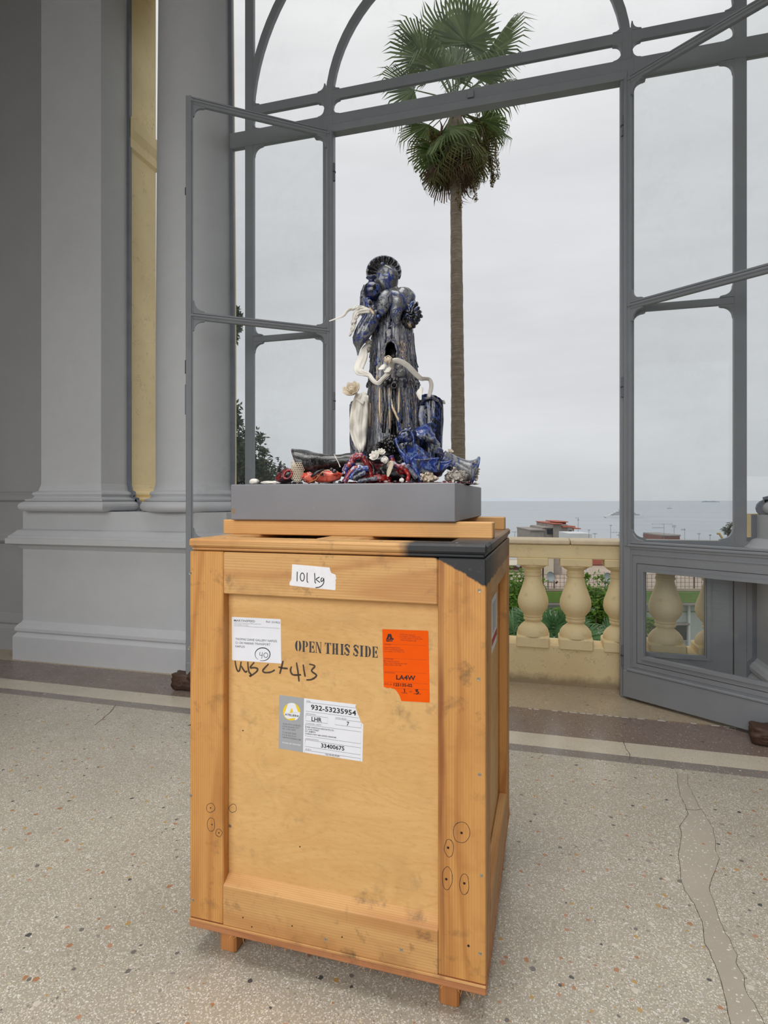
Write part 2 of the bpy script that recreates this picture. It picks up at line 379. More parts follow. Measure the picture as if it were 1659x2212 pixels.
while x < 1.9:                  # row of little stones laid along the threshold
    L = r2.uniform(.018, .05)
    o = MB().bbox(-L/2, L/2, -.006, .006, 0, .0022, .001).build('tessera', M['tess'] if r2.random() < .6 else M['tess2'], floor)
    o.location = (x+L/2, 3.966+r2.uniform(-.003, .003), -.001); o.rotation_euler = (0, 0, r2.uniform(-.06, .06)); x += L+r2.uniform(.004, .03)
# cement repair that runs through the terrazzo
Lp = [(1462, 1669), (1465, 1705), (1480, 1740), (1485, 1760), (1470, 1785), (1473, 1805), (1465, 1850), (1470, 1895), (1478, 1920), (1500, 1955), (1515, 1990), (1525, 2035), (1540, 2070), (1560, 2120), (1572, 2160), (1580, 2212), (1590, 2300), (1620, 2420)]
Rp = [(1720, 2420), (1690, 2300), (1655, 2212), (1640, 2190), (1610, 2140), (1605, 2110), (1590, 2080), (1594, 2065), (1580, 2040), (1560, 2000), (1550, 1965), (1530, 1920), (1540, 1890), (1555, 1855), (1545, 1840), (1543, 1790), (1525, 1760), (1510, 1740), (1495, 1715), (1485, 1690), (1487, 1672)]
def jag(pts, amp, n, sd):
    out = []
    for i in range(len(pts)-1):
        a, b_ = Vector(pts[i]), Vector(pts[i+1])
        for k in range(n):
            p = a.lerp(b_, k/n); q = mn.noise(Vector((p.x*9, p.y*9, sd))); q2 = mn.noise(Vector((p.x*33, p.y*33, sd+4)))
            out.append((p.x+amp*(q+.5*q2), p.y+amp*(q2+.5*q)))
    return out+[tuple(pts[-1])]
LF = jag([tuple(FL(*p).xy) for p in Lp], .008, 5, 1); RF = jag([tuple(FL(*p).xy) for p in Rp], .008, 5, 2)
mb = MB(); n = min(len(LF), len(RF)); Rr = RF[::-1]
def samp(L, u):
    k = u*(len(L)-1); i = min(int(k), len(L)-2); f = k-i; return (L[i][0]*(1-f)+L[i+1][0]*f, L[i][1]*(1-f)+L[i+1][1]*f)
mb.grid(lambda u, v: (*[a*(1-v)+c*v for a, c in zip(samp(LF, u), samp(Rr, u))], .0006), 110, 1); mb.build('cement_patch', M['tz_patch'], floor)
def crackline(pts, wdt, sd):
    mb = MB(); j = jag(pts, wdt*1.2, 3, sd)
    for i in range(len(j)-1):
        a, c = Vector((*j[i], .0009)), Vector((*j[i+1], .0009)); d = (c-a)
        if d.length < 1e-6: continue
        q = Vector((-d.y, d.x, 0)).normalized()*wdt*.5*(.6+.8*abs(mn.noise(a*40))); mb.add([a-q, a+q, c+q, c-q], [(0, 1, 2, 3)])
    return mb.build('crack', M['crack'], floor)
crackline(LF, .0024, 3); crackline(RF, .002, 4)
crackline([tuple(FL(*p).xy) for p in ((1347, 1602), (1352, 1618), (1360, 1630), (1360, 1640))], .004, 5)
crackline([tuple(FL(*p).xy) for p in ((250, 1523), (235, 1540), (222, 1552), (205, 1566))], .005, 6)
crackline([tuple(FL(*p).xy) for p in ((1480, 1748), (1500, 1750), (1517, 1748))], .003, 7)

slab('wall_left', -6.8, -6.6, -4.4, 4.8, -.1, 7.3, M['greywall']); slab('wall_right', 5.4, 5.6, -4.4, 4.8, -.1, 7.3, M['greywall'])
slab('ceiling', -6.8, 5.6, -4.6, 4.9, 7.2, 7.4, M['ceil'])
wb = MB(); xs = [-6.6, -4.6, -2.6, -1.4, .6, 1.8, 3.8, 5.4]    # wall behind the camera with three tall openings
for i in range(0, 7, 2): wb.box(xs[i], xs[i+1], -4.6, -4.4, 0, 7.3)
for i in range(1, 7, 2): wb.box(xs[i], xs[i+1], -4.6, -4.4, 4.3, 7.3)
tag(wb.build('wall_back', M['ceil']), kind='structure')

# profiles: offset from the face, height
PED = [(.055, 0), (.055, .20), (.03, .235), (.045, .25), (.045, .275), (.03, .30), (.012, .315), (0, .335), (0, .965), (.02, .985), (.03, 1.0), (.085, 1.015), (.095, 1.02), (.095, 1.065), (.08, 1.07), (.08, 1.085), (.06, 1.10), (.03, 1.135), (0, 1.145), (0, 1.30)]
def torus_prof(z0, shaft_top, off):
    p = [(off, z0)]
    p += [(off+.055*math.cos(a)+.0, z0+.045+.045*math.sin(a)) for a in [(-PI/2+PI*i/8) for i in range(9)]]
    p += [(off+.015, z0+.092), (off+.02, z0+.105), (off-.02, z0+.115), (off-.035, z0+.13), (off-.02, z0+.15), (off-.025, z0+.165), (off-.055, z0+.18), (0, z0+.24), (0, shaft_top)]
    return p
TOP = 6.45
def rcol(z): return .335-.03*max(0, (z-2.6)/4.0)**1.3
def colprof():
    p = [(rcol(1.3)+o, z) for o, z in torus_prof(1.30, 1.56, .07)]
    return p+[(rcol(z), z) for z in [1.6+.25*i for i in range(20)]]
def mirror(x): return 2*MX-x+.075
PCX, PCY = -2.89, 4.40
for side in (0, 1):
    f = (lambda x: x) if side == 0 else mirror
    nm = ('left', 'right')[side]
    # pedestal shared by the pilaster and the round column (white inside, yellow outside)
    a, b_ = sorted((f(-4.42), f(-2.40)))
    sd = (1, 1, 1, 0)
    tag(rect_stack(MB(), a, b_, 4.06, YG, PED, sd).build('trim_%d' % (1+side), M['white'], smooth=False), kind='structure')
    tag(rect_stack(MB(), a, b_, YG, 4.80, PED, (1, 1, 0, 1)).build('trim_%d' % (3+side), M['yellow']), kind='structure')
    # square pilaster
    a, b_ = sorted((f(-4.23), f(-3.60)))
    tp = torus_prof(1.30, TOP, .07)
    tag(rect_stack(MB(), a, b_, 4.07, YG, tp, sd).build('pillar_'+nm, M['white']), kind='structure')
    tag(rect_stack(MB(), a, b_, YG, 4.79, tp[:-1]+[(0, 4.58), (.03, 4.6), (.03, 4.68), (.07, 4.74), (.07, 4.84), (.02, 4.88), (0, 4.9), (0, TOP)], (1, 1, 0, 1)).build('pillar_outer_'+nm, M['yellow']), kind='structure')
    cp = colprof()
    tag(MB().lathe(cp, (f(PCX), PCY, 0), 32, PI, 2*PI).build('column_'+nm, M['white'], ang=40), kind='structure')
    tag(MB().lathe(cp, (f(PCX), PCY, 0), 32, 0, PI).build('column_outer_'+nm, M['yellow'], ang=40), kind='structure')
    # wall beside the pilaster, set back, with the dado mouldings carried on
    a, b_ = sorted((f(-4.2), -6.6 if side == 0 else 5.4))
    WP = [(.055, 0), (.055, .20), (.03, .235), (.045, .25), (.045, .275), (.012, .315), (0, .335), (0, .985), (.03, 1.0), (.05, 1.02), (.05, 1.065), (.03, 1.10), (.0, 1.14), (.0, 1.38), (.03, 1.40), (.035, 1.44), (.0, 1.47), (-.02, 1.48), (-.02, 7.2)]
    tag(rect_stack(MB(), a, b_, 4.30, 4.80, WP, (0, 0, 1, 0)).build('wall_front_'+nm, M['greywall']), kind='structure')
# entablature over the columns
tag(rect_stack(MB(), -4.5, mirror(-4.5), 4.0, 4.9, [(0, TOP), (.0, 6.55), (.05, 6.6), (0, 6.65), (0, 7.25)], (1, 1, 1, 1)).build('beam_front', M['greywall']), kind='structure')
# outside arch moulding over the narrow bay, seen between pilaster and column
mb = MB(); mb.strip([(-3.6, 6.42), (-3.5, 6.25), (-3.38, 6.0), (-3.32, 5.72)], .05, 4.62, 4.84); mb.strip([(-3.6, 6.52), (-3.43, 6.33), (-3.28, 6.0), (-3.22, 5.8)], .09, 4.56, 4.90)
tag(mb.build('trim_5', M['yellow']), kind='structure')

# ------------------------------------------------------------------ iron glazing
def gusset(mb, x, z, dx, dz, r=.085, y0=YG-.018, y1=YG+.018):
    """cusped corner bracket"""
    pts = [(0, 0), (r, 0), (r*.97, r*.10), (r*.86, r*.13)]
    pts += [(r*.86-r*.72*math.sin(a), r*.86-r*.72*math.cos(a)) for a in [PI/2*i/6 for i in range(7)]]
    pts += [(r*.13, r*.86), (r*.10, r*.97), (0, r)]
    mb.prism([(x+dx*px, z+dz*pz) for px, pz in pts], y0, y1)
wn = empty('window_1', (0, 0, 0), kind='structure')
FR = M['iron']
HL, HR = MX-1.13, MX+1.13       # hinge posts
SL, SR = MX-1.845, MX+1.845     # outer posts
ZB, ZT0, ZT1 = 1.075, 4.38, 4.53
ZU0, ZU1 = 4.66, 4.735
def bar(name, x0, x1, z0, z1, d=.022, m=None, parent=wn, y=YG): return MB().bbox(x0, x1, y-d, y+d, z0, z1, .004).build(name, m or FR, parent)
for s_, xh in ((-1, HL), (1, HR)):
    bar('post', xh-.045, xh+.045, 0, ZT1, .03)
    bar('post_ridge', xh-.018, xh+.018, 0, ZT0, .042)
    bar('post', xh-.035, xh+.035, ZT1, ZU1+.02, .0215)
for xh in (SL, SR): bar('post', xh-.038, xh+.038, 0, 6.44, .022)
eL, eR = PCX+.335, mirror(PCX+.335)
bar('transom', eL, eR, ZT0+.02, ZT1, .028)
bar('transom', HL, HR, ZT0, ZT0+.06, .042)
bar('transom', SL, SR, ZU0, ZU1, .02)
bar('lock_catch', MX+.0, MX+.05, ZT0+.07, ZT0+.12, .05)
for x0, x1 in ((SL, HL), (HR, SR)): bar('glazing_bar', x0+.03, x1-.03, 2.735, 2.785, .016)
for x0, x1 in ((eL-.01, HL-.04), (HR+.04, eR+.01)): bar('sill_rail', x0, x1, ZB-.02, ZB+.045, .026)
for r, n_ in ((1.13, 36), (1.845, 48)):
    a0 = math.asin(.0)
    MB().strip(arcp(MX, 4.60, r, 0.0, PI, n_), .062, YG-.019, YG+.019).build('arch_bar', FR, wn)
# moulded edge of the glazing that follows each column and pedestal
def edge(side):
    pr = [(rcol(1.3)+o, z) for o, z in torus_prof(1.30, 1.56, .07)]+[(rcol(z), z) for z in [1.7+.4*i for i in range(12)]]
    f = (lambda x: x) if side < 0 else mirror
    pts = [(f(PCX+r+.014+.004*mn.noise(Vector((z*5, side, 0)))), z) for r, z in pr]
    MB().strip(pts, .034, YG-.014, YG+.014).build('edge_strip', M['irond'], wn)
    pts = [(f(-2.40+o+.012), z) for o, z in PED]
    MB().strip(pts, .03, YG-.014, YG+.014).build('edge_strip', M['irond'], wn)
edge(-1); edge(1)
G = [(HL, ZU0, -1, -1), (HL, ZU1, -1, 1), (HL, ZU0, 1, -1), (HL, ZU1, 1, 1), (HL, ZT1, -1, 1), (HL, ZT1, 1, 1), (SL, ZU0, 1, -1), (SL, ZU1, 1, 1), (SL, ZT1, 1, 1), (SL, ZT0+.02, 1, -1), (HL, ZT0, -1, -1),
     (SL, 2.785, 1, 1), (SL, 2.735, 1, -1), (HL, 2.785, -1, 1), (HL, 2.735, -1, -1), (SL, ZB+.045, 1, 1), (HL, ZB+.045, -1, 1)]
for x, z, dx, dz in G:
    for mrr in (0, 1):
        X = x if not mrr else 2*MX-x; D = dx if not mrr else -dx
        g = MB(); hy = .0181 if dz > 0 else .0172; gusset(g, X+D*.03, z, D, dz, .066 if z in (ZU1, ZU0, ZT1) else .095, YG-hy, YG+hy); g.build('corner_bracket', FR, wn)
# low fixed panels with a pane each
for x0, x1 in ((SL, HL), (HR, SR)):
    a, b_ = x0+.038, x1-.045; wi = (.09, .17) if x0 > 0 else (.17, .09)
    p = MB(); p.box(a, a+wi[0], YG-.012, YG+.012, 0, ZB); p.box(b_-wi[1], b_, YG-.012, YG+.012, 0, ZB); p.box(a+wi[0], b_-wi[1], YG-.012, YG+.012, 0, .325); p.box(a+wi[0], b_-wi[1], YG-.012, YG+.012, .92, ZB)
    p.build('lower_panel', FR, wn)
    q = MB(); q.strip([(a+wi[0]-.02, .305), (b_-wi[1]+.02, .305), (b_-wi[1]+.02, .94), (a+wi[0]-.02, .94)], .03, YG-.03, YG+.03, closed=True); q.build('panel_moulding', FR, wn)
    slab('pane', a+wi[0], b_-wi[1], YG-.003, YG+.003, .325, .92, M['glass'], parent=wn)
for x0, x1 in ((-2.40, SL), (SR, mirror(-2.40))):
    MB().box(x0, x1, YG-.012, YG+.012, 0, ZB).build('lower_panel', FR, wn)
# panes, one sheet per opening of the iron work
panes = []
for s_ in (-1, 1):
    f = (lambda x: x) if s_ < 0 else (lambda x: 2*MX-x)
    def pn(x0, x1, z0, z1):
        a, b_ = sorted((f(x0), f(x1))); slab('pane', a, b_, YG-.003, YG+.003, z0, z1, M['glass'], parent=wn)
    pn(SL+.03, HL-.04, ZB+.04, 2.74); pn(SL+.03, HL-.04, 2.78, ZT0+.02); pn(SL+.03, HL-.03, ZT1, ZU0)
    pn(eL-.02+.02, SL-.03, 1.56, ZT0+.02); pn(eL, SL-.03, ZT1, 6.4); pn(-2.42, SL-.03, ZB, 1.30)
    # spandrel between the outer post and the outer arch, and the ring between the two arches
    so = arcp(MX, 4.60, 1.87, PI, PI*.5, 20) if s_ < 0 else arcp(MX, 4.60, 1.87, 0, PI*.5, 20)
    MB().prism([(f(SL+.03), 6.46)]+so[1:], YG-.003, YG+.003).build('pane', M['glass'], wn)
    rg = arcp(MX, 4.60, 1.82, PI*.98, PI*.5, 18); ri = arcp(MX, 4.60, 1.155, PI*.5, PI*.965, 18)
    pts = rg+ri; pts = [(f(x), max(z, ZU1)) for x, z in pts]
    MB().prism(pts, YG-.003, YG+.003).build('pane', M['glass'], wn)
slab('pane', HL+.03, HR-.03, YG-.003, YG+.003, ZT1, ZU0, M['glass'], parent=wn)
MB().prism([(x, max(z, ZU1)) for x, z in arcp(MX, 4.60, 1.10, .11, PI-.11, 30)], YG-.003, YG+.003).build('pane', M['glass'], wn)
# narrow window between pilaster and round column on each side
for side, wnm in ((0, 'window_2'), (1, 'window_3')):
    f = (lambda x: x) if side == 0 else mirror
    w2 = empty(wnm, kind='structure')
    tp = torus_prof(1.30, TOP, .07)
    MB().strip([(f(-3.60+o+.013+.005*mn.noise(Vector((z*4, 3, 0)))), z) for o, z in tp[:-1]+[(0, 1.6+.35*i) for i in range(14)]], .03, YG-.016, YG+.016).build('edge_strip', M['irond'], w2)
    MB().strip([(f(PCX-r-.013), z) for r, z in [(rcol(1.3)+o, z) for o, z in torus_prof(1.30, 1.56, .07)]+[(rcol(z), z) for z in [1.7+.4*i for i in range(12)]]], .026, YG-.012, YG+.012).build('edge_strip', M['irond'], w2)
    a, b_ = sorted((f(-3.60), f(PCX-.30))); slab('pane', a, b_, YG-.003, YG+.003, 1.5, TOP, M['glass'], parent=w2)

# ------------------------------------------------------------------ the two door leaves, standing open into the room
def leaf(name, hinge, ang):
    r = empty(name, hinge, ang, kind='structure')
    W, Z0, Z1, H = 1.12, .018, 4.375, ZB
    def b(nm, x0, x1, z0, z1, d=.018, m=FR, y=0): return MB().bbox(x0, x1, y-d, y+d, z0, z1, .004).build(nm, m, r)
    for x0 in (0, W-.05): b('stile', x0, x0+.05, Z0, Z1); 
    for x0 in (.012, W-.038): b('stile_ridge', x0, x0+.016, H, Z1, .027)
    for z0 in (Z1-.055, 2.735, H-.02): 
        b('rail', .05, W-.05, z0, z0+.055); b('rail_ridge', .03, W-.03, z0+.018, z0+.034, .027)
        b('rail_groove', .05, W-.05, z0+.038, z0+.042, .0195, M['irondark'])
    g = [(.05, Z1-.055, 1, -1), (W-.05, Z1-.055, -1, -1), (.05, 2.79, 1, 1), (W-.05, 2.79, -1, 1), (.05, 2.735, 1, -1), (W-.05, 2.735, -1, -1), (.05, H+.035, 1, 1), (W-.05, H+.035, -1, 1)]
    for x, z, dx, dz in g:
        q = MB(); gusset(q, x, z, dx, dz, .085, -.012, .012); q.build('corner_bracket', FR, r)
    # solid lower part with a window in it
    wx0, wx1, wz0, wz1 = .15, W-.15, .325, .905
    p = MB(); p.box(.05, wx0, -.012, .012, Z0, H-.02); p.box(wx1, W-.05, -.012, .012, Z0, H-.02); p.box(wx0, wx1, -.012, .012, Z0, wz0); p.box(wx0, wx1, -.012, .012, wz1, H-.02)
    p.build('lower_panel', FR, r)
    MB().strip([(wx0-.012, wz0-.012), (wx1+.012, wz0-.012), (wx1+.012, wz1+.012), (wx0-.012, wz1+.012)], .026, -.022, .022, closed=True).build('panel_moulding', FR, r)
    MB().strip([(wx0-.055, wz0-.055), (wx1+.055, wz0-.055), (wx1+.055, wz1+.055), (wx0-.055, wz1+.055)], .004, -.0135, .0135, closed=True).build('panel_groove', M['irondark'], r)
    MB().strip([(.06, .245), (W-.06, .245), (W-.06, H-.05), (.06, H-.05)], .014, -.017, .017, closed=True).build('panel_moulding', FR, r)
    b('kick_board', .0, W, Z0, .205, .024)
    MB().bbox(.03, W-.03, -.03, .03, .205, .222, .004).build('panel_moulding', FR, r)
    for z0, z1 in ((H+.03, 2.74), (2.785, Z1-.05)): MB().box(.05, W-.05, -.0025, .0025, z0, z1).build('pane', M['glass'], r)
    MB().box(wx0, wx1, -.0025, .0025, wz0, wz1).build('pane', M['glass'], r)
    for z in (.30, 2.2, 4.05):
        MB().tube([(-.012, 0, z-.07), (-.012, 0, z+.07)], .013, 10).build('hinge', M['irond'], r)
        MB().tube([(-.012, 0, z-.004), (-.012, 0, z+.004)], .0165, 10).build('hinge', M['irondark'], r)
    for z, h, d in ((3.65, .05, .02), (2.33, .10, .016), (2.03, .22, .022)): 
        MB().bbox(W-.004, W+.006, -d*.6, d*.6, z, z+h, .003).build('lock_plate', M['irondark'] if h < .11 else M['irond'], r)
    return r
leaf('door_1', (HL+.045, YG-.045, 0), math.radians(180+36.5))
leaf('door_2', (HR-.02, YG-.045, 0), math.radians(-35.5))

# ------------------------------------------------------------------ balustrade of the balcony
bal = empty('balcony_balustrade', (MX, 4.62, 0), 0, 'pale yellow stone balustrade with swelling balusters just outside the open doors', 'balustrade')
BX0, BX1 = -2.35-MX, mirror(-2.35)-MX
def bp(nm, x0, x1, y0, y1, z0, z1, m): 
    return MB().bbox(x0, x1, y0, y1, z0, z1, .008).build(nm, m, bal)
bp('base_wall', BX0, BX1, -.10, .14, -.02, .302, M['yellow']); 
bp('handrail', BX0, BX1, -.10, .14, .955, 1.062, M['yellow'])
for x0, x1 in ((BX0, -.2), (-.195, .75), (.755, BX1)): bp('coping_stone', x0, x1, -.125, .17, 1.065, 1.10, M['copingstone'])
bprof = [(.117, .355), (.119, .372), (.114, .398), (.092, .428), (.063, .452), (.057, .465), (.070, .470), (.073, .482), (.066, .492), (.073, .500), (.071, .512), (.084, .53), (.107, .56), (.117, .598), (.113, .64), (.096, .69), (.078, .74), (.064, .79), (.060, .81), (.068, .815), (.070, .828), (.063, .836), (.067, .848), (.060, .856), (.063, .864), (.082, .874), (.102, .89), (.104, .90)]
bm0 = None
for k in range(-7, 10):
    xx = -.05+.315*k-MX
    if xx > BX1-.1 or xx < BX0+.1 : continue
    if bm0 is None:
        bm0 = MB().lathe(bprof, (0, 0, 0), 28).bbox(-.124, .124, -.112, .115, .27, .357, .01).bbox(-.116, .116, -.108, .11, .899, .958, .006).build('baluster', M['yellow'], bal, ang=35); o = bm0
    else: o = bm0.copy(); SC.collection.objects.link(o); o.parent = bal
    o.location = (xx, 0.0, 0)
# yellow pier at the right end
for s_ in (-1, 1):
    a, b_ = sorted((MX+s_*1.95, MX+s_*2.6)); tag(rect_stack(MB(), a, b_, 4.48, 4.62, [(.02, 0), (.02, .2), (0, .22), (0, 1.27), (0, 1.30)], (1, 1, 0, 1)).build('trim_%d' % (8+(s_ > 0)), M['yellow']), kind='structure')

# dark wooden blocks that hold the leaves
M['oldwood'] = wood('old_dark_wood', 0, srgb(74, 52, 40), srgb(46, 32, 26), srgb(100, 74, 56), 30, .8)
def block(px, py, W_, D_, H_, rz, label):
    loc = FL(px, py); r = empty('wooden_doorstop', (loc.x, loc.y, 0), rz, label, 'doorstop')
    def f(q, d): 
        s = max(abs(d.x), abs(d.y), abs(d.z)); k = .72/s+.28; return Vector((q.x*k, q.y*k, q.z*k))
    MB().blob((0, D_/2, H_*.40), (W_/2, D_/2, H_*.40), .12, 12, 40, 24, fn=f, sd=px).build('foot_block', M['oldwood'], r, smooth=True)
    MB().tube([(W_*.1, D_*.45, H_*.5), (W_*.22, D_*.5, H_*.8), (W_*.42, D_*.5, H_*1.15), (W_*.62, D_*.55, H_*1.5)], [H_*.38, H_*.3, H_*.24, H_*.2], 12).build('curled_arm', M['oldwood'], r, smooth=True)
    a = [(-W_*.18+W_*.16*math.cos(t*.5)*(1-t/22), .004, H_*.36+H_*.22*math.sin(t*.5)*(1-t/22)) for t in range(0, 20)]
    MB().tube(a, .006, 6).build('carved_scroll', M['oldwood'], r, smooth=True)
    return r
block(400, 1494, .25, .12, .155, .1, 'dark carved wooden block holding the left door leaf, half behind the crate')
block(1672, 1618, .22, .14, .13, -.2, 'dark chipped wooden block at the bottom edge of the right door leaf')

# ------------------------------------------------------------------ the shipping crate
CROT = math.radians(15.2-16.1)
c0 = RT*(-.5995)+FW*1.768
crate = empty('shipping_crate', (c0.x, c0.y, 0), CROT, 'large worn pine shipping crate with framed sides, freight labels and a black painted corner', 'crate')
CW, CD = .905, .918
def CF(px, py, d):
    """u, z on the crate plane at depth d seen at that point of the photograph"""
    a = (px-CX)/FPX; u = (a*(1.768+.9608*d)+.5995-.2773*d)/(.9608+.2773*a); D = 1.768+.9608*d-.2773*u
    return u, EYE+(HY-py)/FPX*D
c_o1, c_o2, c_o3 = srgb(222, 168, 98), srgb(186, 124, 62), srgb(206, 150, 84)
M['pineV'] = wood('pine_upright', 2, srgb(212, 156, 88), srgb(166, 102, 46), srgb(196, 138, 74), 24, .75, painted=True)
M['pineX'] = wood('pine_rail', 0, srgb(214, 168, 108), srgb(176, 116, 62), srgb(196, 146, 88), 22, .8, painted=True)
M['pineY'] = wood('pine_side_rail', 1, srgb(206, 162, 108), srgb(166, 112, 62), srgb(186, 142, 90), 22, .6, painted=True)
M['ply'] = wood('plywood_panel', 0, srgb(226, 182, 120), srgb(206, 156, 92), srgb(218, 172, 108), 9, .4, ply=True)
M['plyedge'] = wood('base_board_edge', 0, srgb(188, 128, 84), srgb(150, 92, 56), srgb(170, 112, 70), 30, .5)
M['pale'] = wood('pale_batten', 0, srgb(226, 176, 112), srgb(196, 140, 80), srgb(212, 160, 96), 16, .1)
M['footwood'] = wood('foot_wood', 2, srgb(196, 134, 76), srgb(150, 90, 44), srgb(176, 116, 62), 30, .4)
M['screw'] = plain('screw_metal', srgb(176, 172, 160), .35, .2, 60, .2, 200, metal=.8)
M['hole'] = plain('dark_hole', srgb(40, 28, 20), .9)
M['ink'] = plain('black_ink', srgb(38, 34, 40), .6, .15, 80, 0)
M['inkf'] = plain('faded_black_marker', srgb(74, 58, 44), .7, .35, 140, 0)
M['inkst'] = plain('stencil_ink', srgb(62, 60, 64), .7, .22, 90, 0)
M['inkg'] = plain('grey_print', srgb(120, 120, 126), .6, 0, 80, 0)
M['inkm'] = plain('dark_grey_print', srgb(78, 78, 84), .6, 0, 80, 0)
M['paper'] = plain('white_paper', srgb(236, 238, 246), .5, .02, 20, .06, 30)
M['tape'] = plain('white_masking_tape', srgb(236, 236, 240), .6, .03, 60, .3, 120)
M['silver'] = plain('silver_grey_print', srgb(168, 170, 176), .4, .02, 20, 0)
M['orange'] = plain('orange_paper', srgb(246, 92, 0), .6, .03, 14, .05, 30, spec=.15)
M['inko'] = plain('brown_print_on_orange', srgb(160, 58, 20), .6, 0, 80, 0)
M['inkor'] = plain('dark_print_on_orange', srgb(56, 26, 26), .6, 0, 80, 0)
M['yel'] = plain('yellow_print', srgb(240, 206, 40), .5, 0, 30, 0)
M['redp'] = plain('red_print', srgb(190, 50, 40), .5, 0, 30, 0)
ZB0, ZF0, ZTF = .085, .113, 1.243
T = .033
def cb(nm, x0, x1, y0, y1, z0, z1, m, par=crate, b=.003): return MB().bbox(x0, x1, y0, y1, z0, z1, b).build(nm, M[m], par)
# front and back faces
for y0, y1 in ((0, T), (CD-T, CD)):
    cb('stile', 0, .1165, y0, y1, ZF0, ZTF, 'pineV'); cb('stile', .776, CW, y0, y1, ZF0, ZTF, 'pineV')
    cb('rail', .117, .7755, y0, y1, 1.116, ZTF-.001, 'pineX')
    q = MB()
    if y0 == 0:  # front bottom rail, with a sloped top edge
        q.add([(x, y, z) for x in (.117, .7755) for y, z in ((0, ZF0), (0, .230), (.004, .234), (T, .254), (T, ZF0))], [(0, 1, 2, 3, 4), (9, 8, 7, 6, 5), (0, 5, 6, 1), (1, 6, 7, 2), (2, 7, 8, 3), (3, 8, 9, 4), (4, 9, 5, 0)])
    else: q.bbox(.117, .7755, y0, y1, ZF0, .234, .003)
    q.build('rail', M['pineX'], crate)
# sides
for x0, x1 in ((0, T), (CW-T, CW)):
    cb('stile', x0+.0008, x1-.0008, T+.001, .135, ZF0, ZTF, 'pineV'); cb('stile', x0+.0008, x1-.0008, .79, CD-T-.001, ZF0, ZTF, 'pineV')
    cb('rail', x0+.0012, x1-.0012, .136, .789, 1.116, ZTF-.001, 'pineY'); cb('rail', x0+.0012, x1-.0012, .136, .789, ZF0, .234, 'pineY')
cb('panel', T+.001, CW-T-.001, T, T+.012, ZF0, ZTF-.002, 'ply'); cb('panel', T+.001, CW-T-.001, CD-T-.012, CD-T, ZF0, ZTF-.002, 'ply')
cb('panel', T, T+.012, T+.014, CD-T-.014, ZF0, ZTF-.002, 'ply'); cb('panel', CW-T-.012, CW-T, T+.014, CD-T-.014, ZF0, ZTF-.002, 'ply')
bb = MB().bbox(-.002, CW+.002, -.003, CD+.002, ZB0, ZF0-.001, .004).build('base_board', M['plyedge'], crate)
cb('base_strip', .0, CW, -.0045, .0, ZF0-.006, ZF0+.0, 'pineX', b=.001)
for x in (.11, .80):            # runners with feet at their ends
    for y in (.035, CD-.135):
        MB().bbox(x-.028, x+.028, y, y+.10, .0, ZB0-.012, .006).build('foot', M['footwood'], crate)
    MB().bbox(x-.05, x+.05, .02, CD-.02, ZB0-.013, ZB0, .001).build('runner', M['pale'], crate)
r4 = random.Random(5)
for i in range(34):             # splinters along the torn lower edge
    x = r4.uniform(0, CW); L = r4.uniform(.006, .022)
    MB().tube([(x, -.002, ZB0+.002), (x+r4.uniform(-.01, .01), -.004, ZB0-L*.6)], [.0007, .0002], 4).build('splinter', M['pale'], crate)
# lid: frame boards round a sunken panel
lid = cb('lid', .004, CW-.004, .004, CD-.004, ZTF+.002, ZTF+.012, 'pineX')
LT = ZTF+.038
def plank(x0, x1, y0, y1, m, z0=ZTF+.0125): return cb('plank', x0, x1, y0, y1, z0, LT, m, lid, .006)
plank(-.004, CW+.004, -.004, .105, 'pineX'); plank(-.004, CW+.004, CD-.105, CD+.004, 'pineX')
plank(-.004, .115, .106, CD-.106, 'pineY'); plank(CW-.115, CW+.004, .106, CD-.106, 'pineY'); plank(.37, .52, .106, CD-.106, 'pineY')
# screws: shared mesh
scm = MB().lathe([(0, .0), (.0026, -.0004), (.0042, .0003), (.0046, .0016), (.0046, -.002)], seg=12)
scr0 = None
def screw(px=None, py=None, d=0.0, uz=None, top=False):
    global scr0
    u, z = uz if uz else CF(px, py, d)
    if scr0 is None:
        q = MB(); q.lathe([(.0, -.0012), (.0016, -.0012), (.0022, .0), (.0046, .0004), (.005, -.0004), (.005, -.003)], seg=12)
        q.box(-.003, .003, -.0005, .0005, -.0008, .0003).box(-.0005, .0005, -.003, .003, -.0008, .0003)
        scr0 = q.build('screw', M['screw'], crate); s = scr0
    else: s = scr0.copy(); SC.collection.objects.link(s)
    s.parent = crate
    if top: s.location = (u, z, LT+.0006); s.rotation_euler = (0, 0, u*9)
    else: s.location = (u, d-.0008, z); s.rotation_euler = (PI/2, u*7+z*5, 0)
for p in ((411, 1238), (409, 1400), (412, 1718), (416, 1944), (1036, 1276), (1034, 1467), (1036, 1673), (1040, 1891), (1037, 2060), (704, 2029), (867, 2052)): screw(*p)
screw(497, 1784, T)
for u in (.09, .36, .60, .82): screw(uz=(u, .05), top=True)
for (px, py) in ((525, 1982), (544, 2002), (631, 2000), (739, 2024), (648, 1829), (525, 1578), (1012, 2043), (411, 1566), (458, 1781), (455, 1745), (473, 1799), (997, 1799), (968, 1831), (964, 1899), (1003, 1908)):
    d = 0 if py > 1965 or px < 480 or px > 946 else T
    u, z = CF(px, py, d); MB().lathe([(0, 0), (.0035 if px > 950 else .0022, 0)], seg=10).build('screw_hole', M['hole'], crate)

